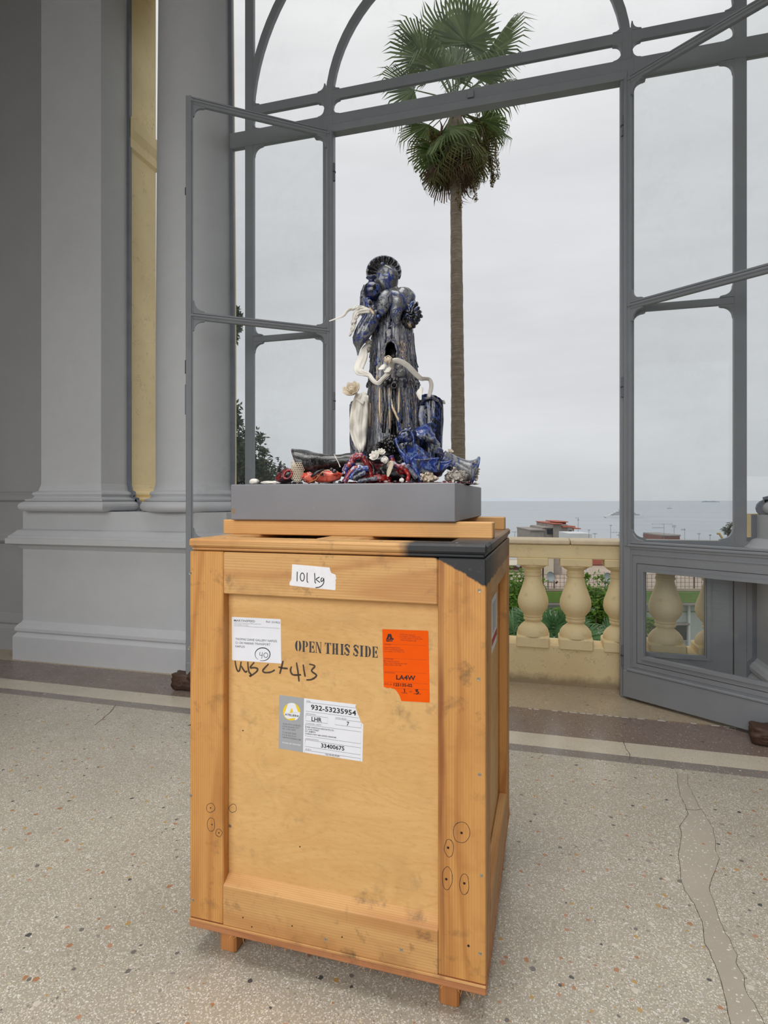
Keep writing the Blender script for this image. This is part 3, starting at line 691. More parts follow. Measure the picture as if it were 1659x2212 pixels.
holes = [o for o in crate.children if o.name.startswith('screw_hole')]
for h, (px, py) in zip(holes, ((525, 1982), (544, 2002), (631, 2000), (739, 2024), (648, 1829), (525, 1578), (1012, 2043), (411, 1566), (458, 1781), (455, 1745), (473, 1799), (997, 1799), (968, 1831), (964, 1899), (1003, 1908))):
    d = 0 if py > 1965 or px < 480 or px > 946 else T
    u, z = CF(px, py, d); h.location = (u, d-.0004, z); h.rotation_euler = (PI/2, 0, 0)

# ---- flat print helpers: everything below is given as points of the photograph on a crate plane
def crop(ox, oy, s): return lambda x, y: (ox+x/s, oy+y/s)
def flat(name, pts, d, th, m, par=crate):
    q = MB().prism([CF(px, py, d) for px, py in pts], d-th, d); return q.build(name, M[m], par)
def ribbon(mb, pts, wpx, d, e):
    """pen stroke of width wpx pixels; wpx may be a list"""
    P3 = [Vector(CF(px, py, d)) for px, py in pts]; n = len(P3); k = 1.62/FPX
    ws = wpx if isinstance(wpx, (list, tuple)) else [wpx]*n
    vs = []
    for i in range(n):
        dd = P3[min(i+1, n-1)]-P3[max(i-1, 0)]; dd = dd.normalized() if dd.length else Vector((1, 0)); nn = Vector((-dd.y, dd.x))*ws[i]*k*.5
        a, b_ = P3[i]+nn, P3[i]-nn; vs += [(a.x, d-e, a.y), (b_.x, d-e, b_.y)]
    return mb.add(vs, [(2*i, 2*i+1, 2*i+3, 2*i+2) for i in range(n-1)])
def smooth(pts, n=5):
    P_ = [Vector(p) for p in pts]; out = []
    for i in range(len(P_)-1):
        a = P_[max(i-1, 0)]; b_ = P_[i]; c = P_[i+1]; e = P_[min(i+2, len(P_)-1)]
        for k in range(n):
            t_ = k/n; out.append(tuple(.5*((2*b_)+(c-a)*t_+(2*a-5*b_+4*c-e)*t_*t_+(3*b_-a-3*c+e)*t_**3)))
    return out+[tuple(P_[-1])]
def ell(cx, cy, rx, ry, n=20, a0=0, a1=2*PI): return [(cx+rx*math.cos(a0+(a1-a0)*i/n), cy+ry*math.sin(a0+(a1-a0)*i/n)) for i in range(n+1)]
_fc = {}
def glyphs(s, bold):
    if (s, bold) not in _fc:
        cu = bpy.data.curves.new('t', 'FONT'); cu.body = s; cu.size = 1; cu.resolution_u = 2; cu.offset = bold
        ob = bpy.data.objects.new('t', cu); me = bpy.data.meshes.new_from_object(ob)
        v = [tuple(x.co) for x in me.vertices]; f = [tuple(x.vertices) for x in me.polygons]
        bpy.data.objects.remove(ob); bpy.data.curves.remove(cu); bpy.data.meshes.remove(me)
        _fc[(s, bold)] = (v, f)
    return _fc[(s, bold)]
def text(mb, s, p0, p1, h, d, e, bold=0.0):
    """text from baseline point p0 to p1, capitals h pixels tall"""
    v, f = glyphs(s, bold)
    if not v: return
    x0, x1 = min(a[0] for a in v), max(a[0] for a in v)
    A = Vector(CF(*p0, d)); B = Vector(CF(*p1, d)); H = (Vector(CF(p0[0], p0[1]-h, d))-A)/.70; X = (B-A)/(x1-x0)
    vs = []
    for a in v:
        q = A+X*(a[0]-x0)+H*a[1]; vs.append((q.x, d-e, q.y))
    mb.add(vs, f)
def T_(name, items, d, e, m, par, c, bold=0.0):
    q = MB()
    for s, a, b_, h in items: text(q, s, c(*a), c(*b_), h/CS, d, e, bold)
    return q.build(name, M[m], par)
def L_(name, lines, wd, d, e, m, par, c):
    q = MB()
    for l in lines: ribbon(q, [c(*p) for p in l], wd, d, e)
    return q.build(name, M[m], par)

# weight on masking tape
CS = 6.9125; c = crop(600, 1200, CS)
o = flat('tape_label', [c(*p) for p in ((215, 130), (500, 155), (775, 180), (785, 225), (800, 262), (862, 285), (868, 320), (875, 350), (860, 366), (868, 400), (862, 440), (866, 480), (857, 518), (500, 482), (190, 448), (175, 430), (178, 400), (205, 360), (210, 250))], 0, .0005, 'tape')
o['label'] = 'torn strip of white tape with a weight written in black marker'
q = MB()
for st in (((293, 240), (290, 385)), ell(368, 320, 30, 60), ((440, 255), (438, 330), (440, 385), (457, 402)), ((552, 262), (556, 350), (558, 400), (574, 412)), ((625, 320), (575, 352), (592, 372), (632, 402)), ((668, 328), (648, 355), (652, 388), (678, 370), (687, 338), (690, 390), (672, 435), (625, 470), (565, 478))):
    st = [c(*p) for p in st]; ribbon(q, smooth(st, 5) if len(st) > 2 else st, 2.0, 0, .0009)
q.build('handwriting', M['ink'], o)

# stencilled words
CS = 6.9125
def sg(ch):
    rect = lambda a, b_, c_, e: [(a, c_), (b_, c_), (b_, e), (a, e)]
    def cres(x0, x1, y0, y1, th, s): # half ring: s=1 bulges right
        n = 10; ou = [(math.cos(-PI/2*.86+PI*.86*i/n), math.sin(-PI/2*.86+PI*.86*i/n)) for i in range(n+1)]
        cx = x0 if s > 0 else x1; rx = (x1-x0); cy = (y0+y1)/2; ry = (y1-y0)/2
        return [(cx+s*rx*a, cy+ry*b_) for a, b_ in ou]+[(cx+s*(rx-th)*a, cy+(ry-.05)*b_) for a, b_ in ou[::-1]]
    def quads(poly): # split crescent into quads
        n = len(poly)//2; return [[poly[i], poly[i+1], poly[2*n-2-i], poly[2*n-1-i]] for i in range(n-1)]
    if ch == 'O': return quads(cres(0, .44, 0, 1, .34, -1))+quads(cres(.56, 1, 0, 1, .34, 1))
    stem = lambda a, b_: [rect(a, b_, 0, 1), rect(a-.1, b_+.06, 0, .05), rect(a-.1, b_+.06, .95, 1)]
    if ch == 'P': return stem(.1, .42)+quads(cres(.52, 1, .42, 1, .3, 1))
    if ch == 'D': return stem(.1, .42)+quads(cres(.50, 1, 0, 1, .3, 1))
    if ch == 'E': return stem(.1, .42)+[[(.52, 1), (1, 1), (1, .68), (.82, .93), (.52, .94)], [(.52, .54), (.84, .70), (.84, .30), (.52, .46)], [(.52, 0), (1, 0), (1, .34), (.82, .07), (.52, .06)]]
    if ch == 'N': return [rect(.10, .18, 0, .86), rect(0, .30, 0, .05), [(0, 1), (.34, 1), (.98, 0), (.66, 0), (.22, .86)], rect(.84, .92, .25, 1), rect(.7, 1, .95, 1)]
    if ch == 'T': return [rect(.32, .66, 0, 1), rect(.18, .8, 0, .05), [(0, 1), (.27, 1), (.27, .94), (.12, .9), (0, .66)], [(1, 1), (.71, 1), (.71, .94), (.88, .9), (1, .66)]]
    if ch == 'H': return stem(.1, .38)+[rect(.60, .90, 0, 1), rect(.52, 1, 0, .05), rect(.52, 1, .95, 1), rect(.42, .56, .46, .53)]
    if ch == 'I': return [rect(.22, .78, 0, 1), rect(0, 1, 0, .05), rect(0, 1, .95, 1)]
    if ch == 'S':
        sp = smooth([(.86, .80), (.70, .95), (.45, .97), (.22, .88), (.24, .70), (.5, .55), (.78, .38), (.80, .16), (.56, .03), (.3, .06), (.12, .24)], 3); n = len(sp); out = []
        def off(i):
            a, b_ = sp[max(i-1, 0)], sp[min(i+1, n-1)]; d_ = Vector((b_[0]-a[0], b_[1]-a[1])).normalized(); w_ = .05+.13*math.exp(-((i/(n-1)-.5)/.26)**2); return [(sp[i][0]-d_.y*w_*1.1, sp[i][1]+d_.x*w_*.8), (sp[i][0]+d_.y*w_*1.1, sp[i][1]-d_.x*w_*.8)]
        for i in range(n-1):
            if abs(i-int(n*.36)) < 1 or abs(i-int(n*.66)) < 1: continue
            a, b_ = off(i), off(i+1); out.append([a[0], a[1], b_[1], b_[0]])
        return out+[[(.9, .98), (1, .98), (.98, .68), (.84, .78)], [(0, .02), (.08, .02), (.18, .24), (.02, .34)]]
q = MB(); e_ = .0005
for ch, x0, x1 in (('O', 260, 352), ('P', 366, 452), ('E', 466, 550), ('N', 562, 655), ('T', 703, 797), ('H', 810, 908), ('I', 934, 986), ('S', 995, 1077), ('S', 1127, 1207), ('I', 1226, 1280), ('D', 1300, 1392), ('E', 1410, 1492)):
    for poly in sg(ch):
        vs = []
        for gx, gy in poly:
            X = x0+(x1-x0)*gx; base = 1428+(X-260)*.0805; Y = base-gy*164
            u, z = CF(*c(X, Y), T); vs.append((u, T-e_, z))
        q.add(vs, [tuple(range(len(vs)))])
q.build('stencilled_lettering', M['inkst'], crate)

# worn marker number under the white label
CS = 10.369; c = crop(480, 1310, CS); c5 = crop(400, 1140, 2.3366); q = MB()
for st in ([c(*p) for p in ((290, 1215), (310, 1340), (345, 1440), (390, 1430), (425, 1235))], [c(*p) for p in ((425, 1330), (480, 1420), (525, 1470), (560, 1440))], [c(*p) for p in ((575, 1240), (580, 1340), (600, 1460), (650, 1530), (605, 1560))],
           [c(*p) for p in ((720, 1250), (625, 1370), (720, 1370), (795, 1400), (760, 1470), (620, 1570))], [c(*p) for p in ((1040, 1290), (960, 1370), (910, 1440), (960, 1480), (1090, 1470), (1180, 1420))],
           [c(*p) for p in ((1365, 1215), (1330, 1360), (1290, 1510))], [c(*p) for p in ((1260, 1355), (1360, 1380), (1470, 1390))],
           [c5(*p) for p in ((537, 700), (532, 722), (545, 742), (585, 742))], [c5(*p) for p in ((562, 680), (570, 730), (575, 776))], [c5(*p) for p in ((596, 690), (600, 720), (606, 752))], [c5(*p) for p in ((626, 688), (655, 698), (638, 722), (663, 745), (640, 765), (612, 768))]):
    s_ = smooth(st, 4); n = len(s_); ribbon(q, s_, [2.2+2.2*math.sin(PI*(.15+.7*i/n))*(.8+.4*rnd.random()) for i in range(n)], T, .0004)
q.build('handwriting', M['inkf'], crate)

# white address label
o = flat('address_label', [c(*p) for p in ((217, 245), (222, 235), (232, 232), (1298, 284), (1310, 290), (1313, 300), (1326, 1264), (1322, 1276), (1310, 1278), (240, 1202), (228, 1196), (225, 1186))], T, .0008, 'paper')
o['label'] = 'white address label with rounded corners and grey print'
T_('lettering', [('MARTINSPEED', (270, 333), (738, 355), 46)], T, .0012, 'inkm', o, c, .005)
T_('lettering', [('Ref: 231823', (990, 360), (1297, 381), 44), ('THOMAS DANE GALLERY NAPLES', (300, 748), (1230, 801), 48), ('C/- DE MARINIS TRANSPORT', (300, 832), (1082, 876), 48), ('NAPLES', (300, 912), (512, 925), 46)], T, .0012, 'inkm', o, c)
T_('lettering', [('Albert Yard, 7 Warehouse Walk, London SE11', (275, 375), (880, 407), 20), ('Tel: +44 (0)20 7735 0566', (275, 413), (585, 428), 18)], T, .0012, 'inkg', o, c)
L_('ruled_line', [((268, 432), (1297, 491))], .5, T, .0012, 'inkg', o, c)
q = MB(); ribbon(q, [c(*p) for p in ell(908, 1070, 168, 145, 30, 2.2, 2.2+6.0)], [.7+1.5*abs(math.sin(i*.1)) for i in range(31)], T, .0012)
for st in (((852, 1018), (842, 1085), (905, 1090)), ((905, 1022), (898, 1100), (890, 1166))): ribbon(q, smooth([c(*p) for p in st], 3), 1.1, T, .0012)
ribbon(q, [c(*p) for p in ell(980, 1090, 45, 52, 16)], 1.2, T, .0012)
q.build('handwriting', M['ink'], o)

# grey and white freight label
CS = 7.9; c = crop(590, 1490, CS)
o = flat('freight_label', [c(*p) for p in ((108, 88), (530, 143), (1418, 252), (1405, 285), (1420, 340), (1440, 400), (1462, 450), (1480, 500), (1500, 555), (1520, 575), (1540, 592), (1525, 1225), (512, 1065), (97, 998))], T, .0008, 'paper')
o['label'] = 'freight label with silver grey end, yellow round logo and bold black numbers'
flat('grey_field', [c(*p) for p in ((108, 88), (530, 143), (512, 1065), (97, 998))], T, .0010, 'silver', o)
q = MB(); R_ = [Vector(p) for p in ell(318, 372, 147, 150, 32)][:-1]
q.prism([CF(*c(p.x, p.y), T) for p in R_], T-.0013, T-.001); q.build('logo_disc', M['yel'], o)
q = MB()
def poly(pts, e=.0015): 
    vs = [CF(*c(*p), T) for p in pts]; q.add([(u, T-e, z) for u, z in vs], [tuple(range(len(vs)))])
poly([(258, 232), (300, 222), (350, 224), (378, 238), (352, 262), (290, 262)][:4]+[(330, 320), (310, 320)]); poly([(258, 232), (310, 320), (285, 398), (200, 400)]); poly([(378, 238), (432, 380), (348, 400), (330, 320)])
poly([(190, 400), (463, 378), (458, 430), (440, 468), (375, 478), (250, 494), (205, 455)])
poly([(375, 478), (440, 468), (410, 505), (372, 520)])
q.build('logo_letter', M['paper'], o)
T_('lettering', [('ATELIER4', (204, 432), (436, 462), 32)], T, .0018, 'ink', o, c, .02)
T_('lettering', [('30-00 47TH AVENUE', (166, 588), (472, 628), 26), ('LONG ISLAND CITY', (164, 630), (450, 668), 26), ('NY 11101-2634', (164, 672), (382, 700), 26), ('T 718 433 3500', (163, 735), (396, 766), 26), ('F 718 433 3510', (162, 778), (394, 808), 26), ('WWW.ATELIER4.COM', (162, 818), (474, 866), 26)], T, .0013, 'inkg', o, c, .01)
T_('lettering', [('MOVING ART FORWARD', (160, 908), (472, 955), 24)], T, .0013, 'paper', o, c, .01)
T_('lettering', [('932-53235954', (648, 332), (1418, 437), 82), ('LHR', (658, 530), (832, 550), 72), ('7', (1258, 606), (1300, 612), 66), ('33400675', (820, 980), (1218, 1036), 70)], T, .0012, 'ink', o, c, .022)
T_('lettering', [('DANE CHANTALA ASSOCIATES LTD', (558, 640), (1038, 705), 24), ('11 DUKE STREET', (557, 678), (788, 710), 24), ("ST. JAMES'S", (556, 716), (724, 736), 24), ('LONDON SW1Y 6BN UNITED KINGDOM', (555, 756), (1075, 826), 24), ('125135-02-03-JH', (893, 1112), (1134, 1146), 26)], T, .0012, 'ink', o, c, .012)
T_('lettering', [('AWB#', (568, 198), (638, 208), 22), ('DESTINATION', (562, 414), (730, 436), 22), ('TOTAL PIECES', (1066, 484), (1250, 508), 22), ('CONSIGNEE / AGENT', (558, 580), (828, 612), 22), ('CONSOLIDATION #', (553, 840), (780, 868), 22), ('A4 REF #', (552, 1018), (650, 1032), 22)], T, .0012, 'inkg', o, c)
L_('ruled_line', [((1410, 310), (568, 208), (560, 360), (1462, 480)), ((558, 428), (938, 475), (932, 575), (555, 525), (558, 428)), ((1500, 550), (1064, 492), (1060, 592), (1504, 654), (1506, 580)), ((553, 592), (1506, 718), (1498, 920), (548, 782), (553, 592)), ((550, 848), (1500, 990), (1494, 1110), (545, 962), (550, 848)), ((540, 1066), (545, 1026), (1492, 1172), (1488, 1218))], .55, T, .0012, 'inkm', o, c)

# orange label
CS = 11.956; c = crop(810, 1345, CS)
o = flat('orange_label', [c(*p) for p in ((192, 195), (196, 175), (212, 168), (1355, 208), (1374, 216), (1380, 235), (1415, 2030), (1410, 2054), (1390, 2062), (680, 2022), (665, 1960), (645, 1905), (610, 1840), (560, 1765), (525, 1728), (490, 1708), (440, 1692), (400, 1680), (330, 1692), (290, 1678), (245, 1660), (226, 1640))], T, .0008, 'orange')
o['label'] = 'orange freight label with torn lower corner and black print'
q = MB(); poly([(340, 290), (420, 288), (395, 355), (375, 355), (350, 425), (295, 425)], .0012); poly([(420, 288), (452, 400), (400, 430), (375, 355), (395, 355)], .0012); poly([(290, 425), (452, 400), (485, 398), (492, 415), (475, 440), (455, 470), (440, 492), (430, 480), (360, 484), (310, 490), (285, 455)], .0012)
q.build('logo_letter', M['inkor'], o)
T_('lettering', [('ATELIER4', (298, 456), (470, 462), 22)], T, .0015, 'orange', o, c, .02)
T_('lettering', [('LA4W', (550, 1462), (1048, 1486), 115), ('125135-02', (485, 1632), (965, 1658), 76)], T, .0012, 'inkor', o, c, .03)
T_('lettering', [('BOL #:', (248, 1600), (440, 1612), 46), ('OF', (882, 1800), (965, 1806), 48)], T, .0012, 'inko', o, c, .01)
T_('lettering', [('1938 North Indiana St.', (645, 320), (1045, 336), 34), ('Los Angeles, CA 90063-2121', (640, 368), (1170, 390), 34), ('T 323.262.1000 F 713.526.2744', (640, 418), (1225, 442), 34), ('WWW.ATELIER4.COM', (655, 468), (1065, 488), 34), ('SHIPPER', (240, 572), (415, 582), 34), ('CONSIGNEE', (235, 945), (475, 958), 34), ('DESTINATION', (250, 1300), (515, 1318), 34),
   ('Howard Beasley Studio', (238, 648), (655, 664), 34), ('3783 Ocean/Pacific Avenue', (238, 700), (748, 718), 34), ('Los Angeles, CA 90021 US', (236, 750), (760, 770), 34), ('Martinspeed Limited', (232, 1000), (620, 1018), 34), ('Albert Yard, 7 Warehouse Walk', (230, 1052), (835, 1078), 34), ('London SE11 5ES, GB', (228, 1100), (680, 1120), 34)], T, .0012, 'inko', o, c, .005)
L_('ruled_line', [((230, 545), (1330, 596)), ((225, 912), (1355, 965)), ((240, 1250), (1360, 1322)), ((230, 1525), (1370, 1585)), ((420, 1690), (1380, 1732))], .35, T, .0012, 'inko', o, c)
q = MB(); ribbon(q, [c(760, 1700), c(770, 1795)], 2.2, T, .0013); ribbon(q, [c(680, 1808), c(835, 1818)], .9, T, .0013); ribbon(q, [c(1000, 1830), c(1190, 1842)], .9, T, .0013)
ribbon(q, smooth([c(*p) for p in ((1040, 1738), (1115, 1728), (1062, 1775), (1130, 1790), (1100, 1832), (1062, 1840))], 4), 2.1, T, .0013)
q.build('handwriting', M['inkor'], o)

# red and white sticker on the right side of the crate
xs_ = CW-T
o = MB().box(xs_, xs_+.0006, .50, .70, .86, 1.05).build('side_sticker', M['paper'], crate); o['label'] = 'small white sticker with a red bar on the side'
MB().box(xs_+.0007, xs_+.0009, .50, .70, .885, .91).build('red_bar', M['redp'], o)
for y in (.54, .585, .63): MB().box(xs_+.0007, xs_+.0009, y, y+.012, .925, 1.03).build('arrow_bar', M['inkm'], o)

# pencil rings drawn round the old screw holes
rings = [(455, 1745, 9, 10), (456, 1781, 8, 15), (473, 1799, 7, 8), (503, 1746, 8, 9), (997, 1798, 18, 23), (970, 1832, 10, 19), (966, 1897, 11, 25), (1003, 1910, 10, 23)]
for i, (x, y, rx, ry) in enumerate(rings):
    d = T if 490 < x < 900 else 0
    q = MB(); ribbon(q, [(a+.5*math.sin(j*1.3+i), b_+.6*math.cos(j*.9+i)) for j, (a, b_) in enumerate(ell(x, y, rx, ry, 22, i, i+6.6))], .95, d, .0004); q.build('pencil_ring', M['ink'], crate)

# ------------------------------------------------------------------ battens and the grey plinth
z1 = LT
def batten(x0, x1, y0, y1, label):
    r = MB().bbox(x0, x1, y0, y1, z1, z1+.050, .003).build('wooden_batten', M['pale']); r.location = (c0.x, c0.y, 0); r.rotation_euler = (0, 0, CROT)
    return tag(r, label, 'batten', 'battens under the plinth')
batten(-.035, .90, .244, .315, 'pale pine batten lying across the front of the crate lid under the plinth')
batten(.0, .894, .80, .87, 'pale pine batten at the back of the lid, end showing right of the plinth')
PZ0 = z1+.0505; PZ1 = PZ0+.122
m, t, b = mat('grey_plinth_paint'); v = t.coord(); n = t.noise(v, 4, 4)
col = t.mix(t.rng(n, .3, .7), srgb(132, 133, 139), srgb(122, 123, 129)); wr = t.m('MULTIPLY', t.rng(t.noise(v, 26, 5, .7), .68, .76), t.rng(t.noise(v, 5, 2), .5, .7)); col = t.mix(t.m('MULTIPLY', wr, .5), col, srgb(186, 186, 188))
s_ = t.n.new('ShaderNodeSeparateXYZ'); t.l.new(v, s_.inputs[0])
ch = t.m('MULTIPLY', t.m('LESS_THAN', t.m('ABSOLUTE', t.m('SUBTRACT', s_.outputs[0], .018)), t.m('MULTIPLY', t.noise(v, 90, 3), .014)), t.m('LESS_THAN', t.m('ABSOLUTE', t.m('SUBTRACT', s_.outputs[2], PZ0+.03)), t.m('MULTIPLY', t.noise(v, 70, 3), .016)))
col = t.mix(t.m('MULTIPLY', ch, .8), col, srgb(140, 112, 74)); t.set(b, 'Base Color', col); b.inputs['Roughness'].default_value = .42; bump(t, b, t.noise(v, 40, 3), .05, .002)
M['plinthp'] = m
pl = MB().bbox(.006, .789, .225, .915, PZ0, PZ1, .003).build('display_plinth', M['plinthp']); pl.location = (c0.x, c0.y, 0); pl.rotation_euler = (0, 0, CROT)
tag(pl, 'low grey painted plinth box on top of the crate carrying the ceramic sculpture', 'plinth')

# ------------------------------------------------------------------ the glazed ceramic sculpture
SD = 2.15
s0 = P(835, 1045, SD); SZ = PZ1+.002
art = empty('ceramic_sculpture', (s0.x, s0.y, SZ), YAW, 'tall drip-glazed ceramic sculpture of a figure-like tower in grey, blue and black with white roses', 'sculpture')
X0 = (835-CX)/FPX*SD
def S(px, py, dy=0.0):
    """sculpture space: x to the right, y away from the viewer, z up"""
    D = SD+dy; return Vector(((px-CX)/FPX*D-X0, dy, EYE+(HY-py)/FPX*D-SZ))
K = SD/FPX                    # metres for one pixel at the sculpture
def glaze(name, stops, scale=(26, 26, 5), warp=.9, rough=.16, bumps=.5, coat=.6, nsc=1.0):
    m, t, b = mat(name); v = t.coord(scale=scale)
    wv = t.noise(t.coord(scale=tuple(x*.6 for x in scale)), 1.3, 3, .6, out=1)
    vv = t.n.new('ShaderNodeVectorMath'); vv.operation = 'MULTIPLY_ADD'; t.l.new(wv, vv.inputs[0]); vv.inputs[1].default_value = (warp*1.6,)*3; t.l.new(v, vv.inputs[2])
    n = t.noise(vv.outputs[0], nsc, 6, .62, .5)
    col = t.ramp(n, stops); t.set(b, 'Base Color', col)
    t.set(b, 'Roughness', t.rng(t.noise(v, 2.2, 3), .35, .65, rough*.6, rough*1.9)); b.inputs['Coat Weight'].default_value = coat; b.inputs['Coat Roughness'].default_value = .08
    h = t.m('ADD', n, t.m('MULTIPLY', t.noise(v, 3.0, 4, .6), .5)); bump(t, b, h, bumps, .012); return m
GR, BL, NV, BK, CR, LG = srgb(98, 100, 106), srgb(34, 56, 124), srgb(20, 26, 52), srgb(14, 14, 16), srgb(206, 182, 150), srgb(134, 137, 144)
def seq(cols, lo=.30, hi=.70, sharp=.012):
    """alternating flat bands of glaze with narrow transitions"""
    n = len(cols); st = []
    for i, c_ in enumerate(cols):
        a = lo+(hi-lo)*i/n; st.append((a if i else 0.0, c_)); st.append((lo+(hi-lo)*(i+1)/n-sharp, c_))
    return st
M['g_tower'] = glaze('glaze_tower', seq([BK, NV, BK, CR, BL, GR, BK, LG, GR, srgb(150, 152, 158), srgb(84, 86, 92), BL, CR, NV, GR, BK]), (46, 46, 5.5))
M['g_grey'] = glaze('glaze_grey', seq([BK, BL, srgb(78, 78, 80), srgb(118, 120, 124), srgb(90, 91, 93), srgb(100, 101, 103), BL, srgb(92, 93, 96), LG, BK, BL]), (16, 16, 9))
M['g_blue'] = glaze('glaze_blue', seq([BK, srgb(24, 46, 122), srgb(32, 58, 142), srgb(92, 112, 152), srgb(30, 54, 132), NV, GR, srgb(120, 130, 150), BK]), (16, 16, 9))
M['g_bluegrey'] = glaze('glaze_blue_grey', seq([BL, BK, GR, BL, GR, LG, srgb(84, 88, 98), BK, GR, NV, BL]), (34, 34, 18))
M['g_navy'] = glaze('glaze_navy', seq([BK, NV, srgb(22, 34, 90), NV, BK, srgb(60, 80, 140), NV, BK]), (18, 18, 7))
M['g_black'] = glaze('glaze_black', seq([BK, srgb(26, 24, 28), srgb(32, 30, 32), BK, srgb(22, 22, 26), BK, srgb(60, 58, 62), BK, BK]), (20, 20, 20), rough=.13)
M['g_coral'] = glaze('glaze_coral', seq([BK, srgb(140, 34, 26), srgb(214, 92, 68), srgb(222, 104, 80), srgb(206, 78, 56), srgb(150, 30, 26), srgb(222, 200, 170), BK]), (18, 18, 14))
M['g_red'] = glaze('glaze_red', seq([srgb(40, 12, 14), srgb(140, 14, 16), srgb(172, 24, 22), srgb(96, 10, 14), srgb(160, 20, 20), BK, srgb(120, 40, 50)]), (26, 26, 20), rough=.1)
M['g_darkred'] = glaze('glaze_dark_red', seq([BK, srgb(52, 18, 24), srgb(110, 26, 28), BK, srgb(64, 30, 44), srgb(130, 34, 30), BK]), (18, 18, 14), rough=.12)
M['g_purple'] = glaze('glaze_violet', seq([BK, srgb(36, 50, 130), srgb(90, 60, 100), srgb(150, 40, 40), srgb(180, 184, 200), srgb(36, 56, 150), srgb(70, 70, 90)]), (22, 22, 18), rough=.12)
M['g_puddle'] = glaze('glaze_puddle', seq([BK, srgb(120, 16, 18), srgb(60, 14, 20), srgb(150, 30, 28), srgb(40, 40, 60), srgb(180, 176, 172), srgb(110, 14, 16), BK], .28, .72), (34, 34, 34), rough=.08)
M['g_cream'] = glaze('glaze_cream', seq([GR, CR, srgb(206, 178, 146), CR, LG, BL, CR]), (20, 20, 6))
def bisque(name, c_, c2):
    m, t, b = mat(name); v = t.coord(); t.set(b, 'Base Color', t.mix(t.rng(t.noise(v, 12, 4), .35, .7), c_, c2)); b.inputs['Roughness'].default_value = .6
    b.inputs['Subsurface Weight'].default_value = 0; bump(t, b, t.noise(v, 60, 4), .3, .003); return m
M['bisque'] = bisque('white_unglazed_clay', srgb(238, 235, 228), srgb(220, 214, 202)); M['bisque2'] = bisque('cream_unglazed_clay', srgb(222, 210, 190), srgb(200, 186, 164)); M['shell'] = bisque('grey_white_clay', srgb(205, 202, 196), srgb(176, 170, 160))

def nz(p, f, s=0): return mn.noise(Vector(p)*f+Vector((s, s*1.3, s*.7)))
# ---- tower
rows = [(1002, 790, 908), (960, 791, 908), (900, 793, 906), (860, 794, 904), (838, 795, 905), (832, 792, 908), (826, 795, 905), (800, 798, 901), (770, 801, 897), (740, 803, 893), (710, 806, 892), (690, 806, 893), (670, 808, 896), (655, 812, 894), (645, 820, 884), (636, 836, 872)]
def tw(z01):
    k = z01*(len(rows)-1); i = min(int(k), len(rows)-2); f = k-i
    py = rows[i][0]*(1-f)+rows[i+1][0]*f; l = rows[i][1]*(1-f)+rows[i+1][1]*f; r = rows[i][2]*(1-f)+rows[i+1][2]*f
    return py, (l+r)/2, (r-l)/2*K
TY = .03
def tower(u, v):
    py, cx, r = tw(v); a = 2*PI*u; z = S(0, py, TY).z if v > 0.0 else 0.0
    d = Vector((math.cos(a), math.sin(a), 0)); rib = .004*mn.noise(Vector((a*5.2, z*3.0, 2)))+.0035*mn.noise(Vector((a*14, z*9, 5)))+.0022*mn.noise(Vector((a*22, z*30, 9)))
    x = S(cx, py, TY).x; rr = r*(1+.0)+rib
    ed = hole(u, v); rr += .006*math.exp(-((ed-1.15)/.22)**2)
    return Vector((x+d.x*rr, TY+d.y*rr*.92, z))
def vinv(py):
    for i in range(len(rows)-1):
        if rows[i][0] >= py >= rows[i+1][0]: return (i+(rows[i][0]-py)/(rows[i][0]-rows[i+1][0]))/(len(rows)-1)
    return 0
H1 = (.75-.017, vinv(771), .038, (vinv(750)-vinv(791))/2)
def hole(u, v):
    e1 = math.hypot((u-H1[0])/H1[2], (v-H1[1])/H1[3])
    dz = (v-vinv(958))/(vinv(880)-vinv(958)); dx = abs(u-(.75-.0-.002*0+.001)); e2 = 9 if not 0 < dz < 1.2 else dx/max(.004, .022*(1-dz)**.7) if dz < 1 else 9
    return min(e1, e2)
MB().grid(tower, 150, 130, wu=True, skip=lambda u, v: hole(u, v) < 1.0).build('tower', M['g_tower'], art, smooth=True, mod=solid(.007, -1))
MB().lathe([(.03, 0), (.05, .2), (.042, .55), (.0, .60)], tuple(S(850, 1000, TY+.02)), 20).build('tower_core', M['g_black'], art, smooth=True)
q = MB()   # rolled lip of the upper opening
q.tube([tower(H1[0]+H1[2]*1.08*math.cos(a), H1[1]+H1[3]*1.08*math.sin(a))+Vector((0, -.004, 0)) for a in [PI*(-.15)+PI*1.3*i/22 for i in range(23)]], [.004+.0015*math.sin(i*1.7) for i in range(23)], 8)
q.build('opening_lip', M['g_grey'], art, smooth=True)
r5 = random.Random(11)
Q3 = [MB(), MB(), MB(), MB()]   # runs of thick glaze down the tower
for i in range(150):
    u = r5.random(); v1 = r5.uniform(.1, .95); ln = r5.uniform(.04, .22); pts = []; rd = []; w_ = r5.uniform(.0016, .0042)
    for k in range(8):
        v_ = max(.01, v1-ln*k/7); uu = u+.003*math.sin(k*.8+i)
        if hole(uu % 1, v_) < 1.3: break
        p = tower(uu % 1.0, v_); d = Vector((p.x-S(850, 800, TY).x, p.y-TY, 0)).normalized(); pts.append(p+d*.001); rd.append(w_*(.6+.5*k/7+(.5 if k == 7 else 0)))
    if len(pts) > 3: Q3[(0, 1, 1, 2, 3, 1, 0, 2)[i % 8]].tube(pts, rd, 6)
for q, mm in zip(Q3, ('g_tower', 'g_navy', 'g_black', 'g_cream')): o = q.build('glaze_drips', M[mm], art, smooth=True); o['kind'] = 'stuff'
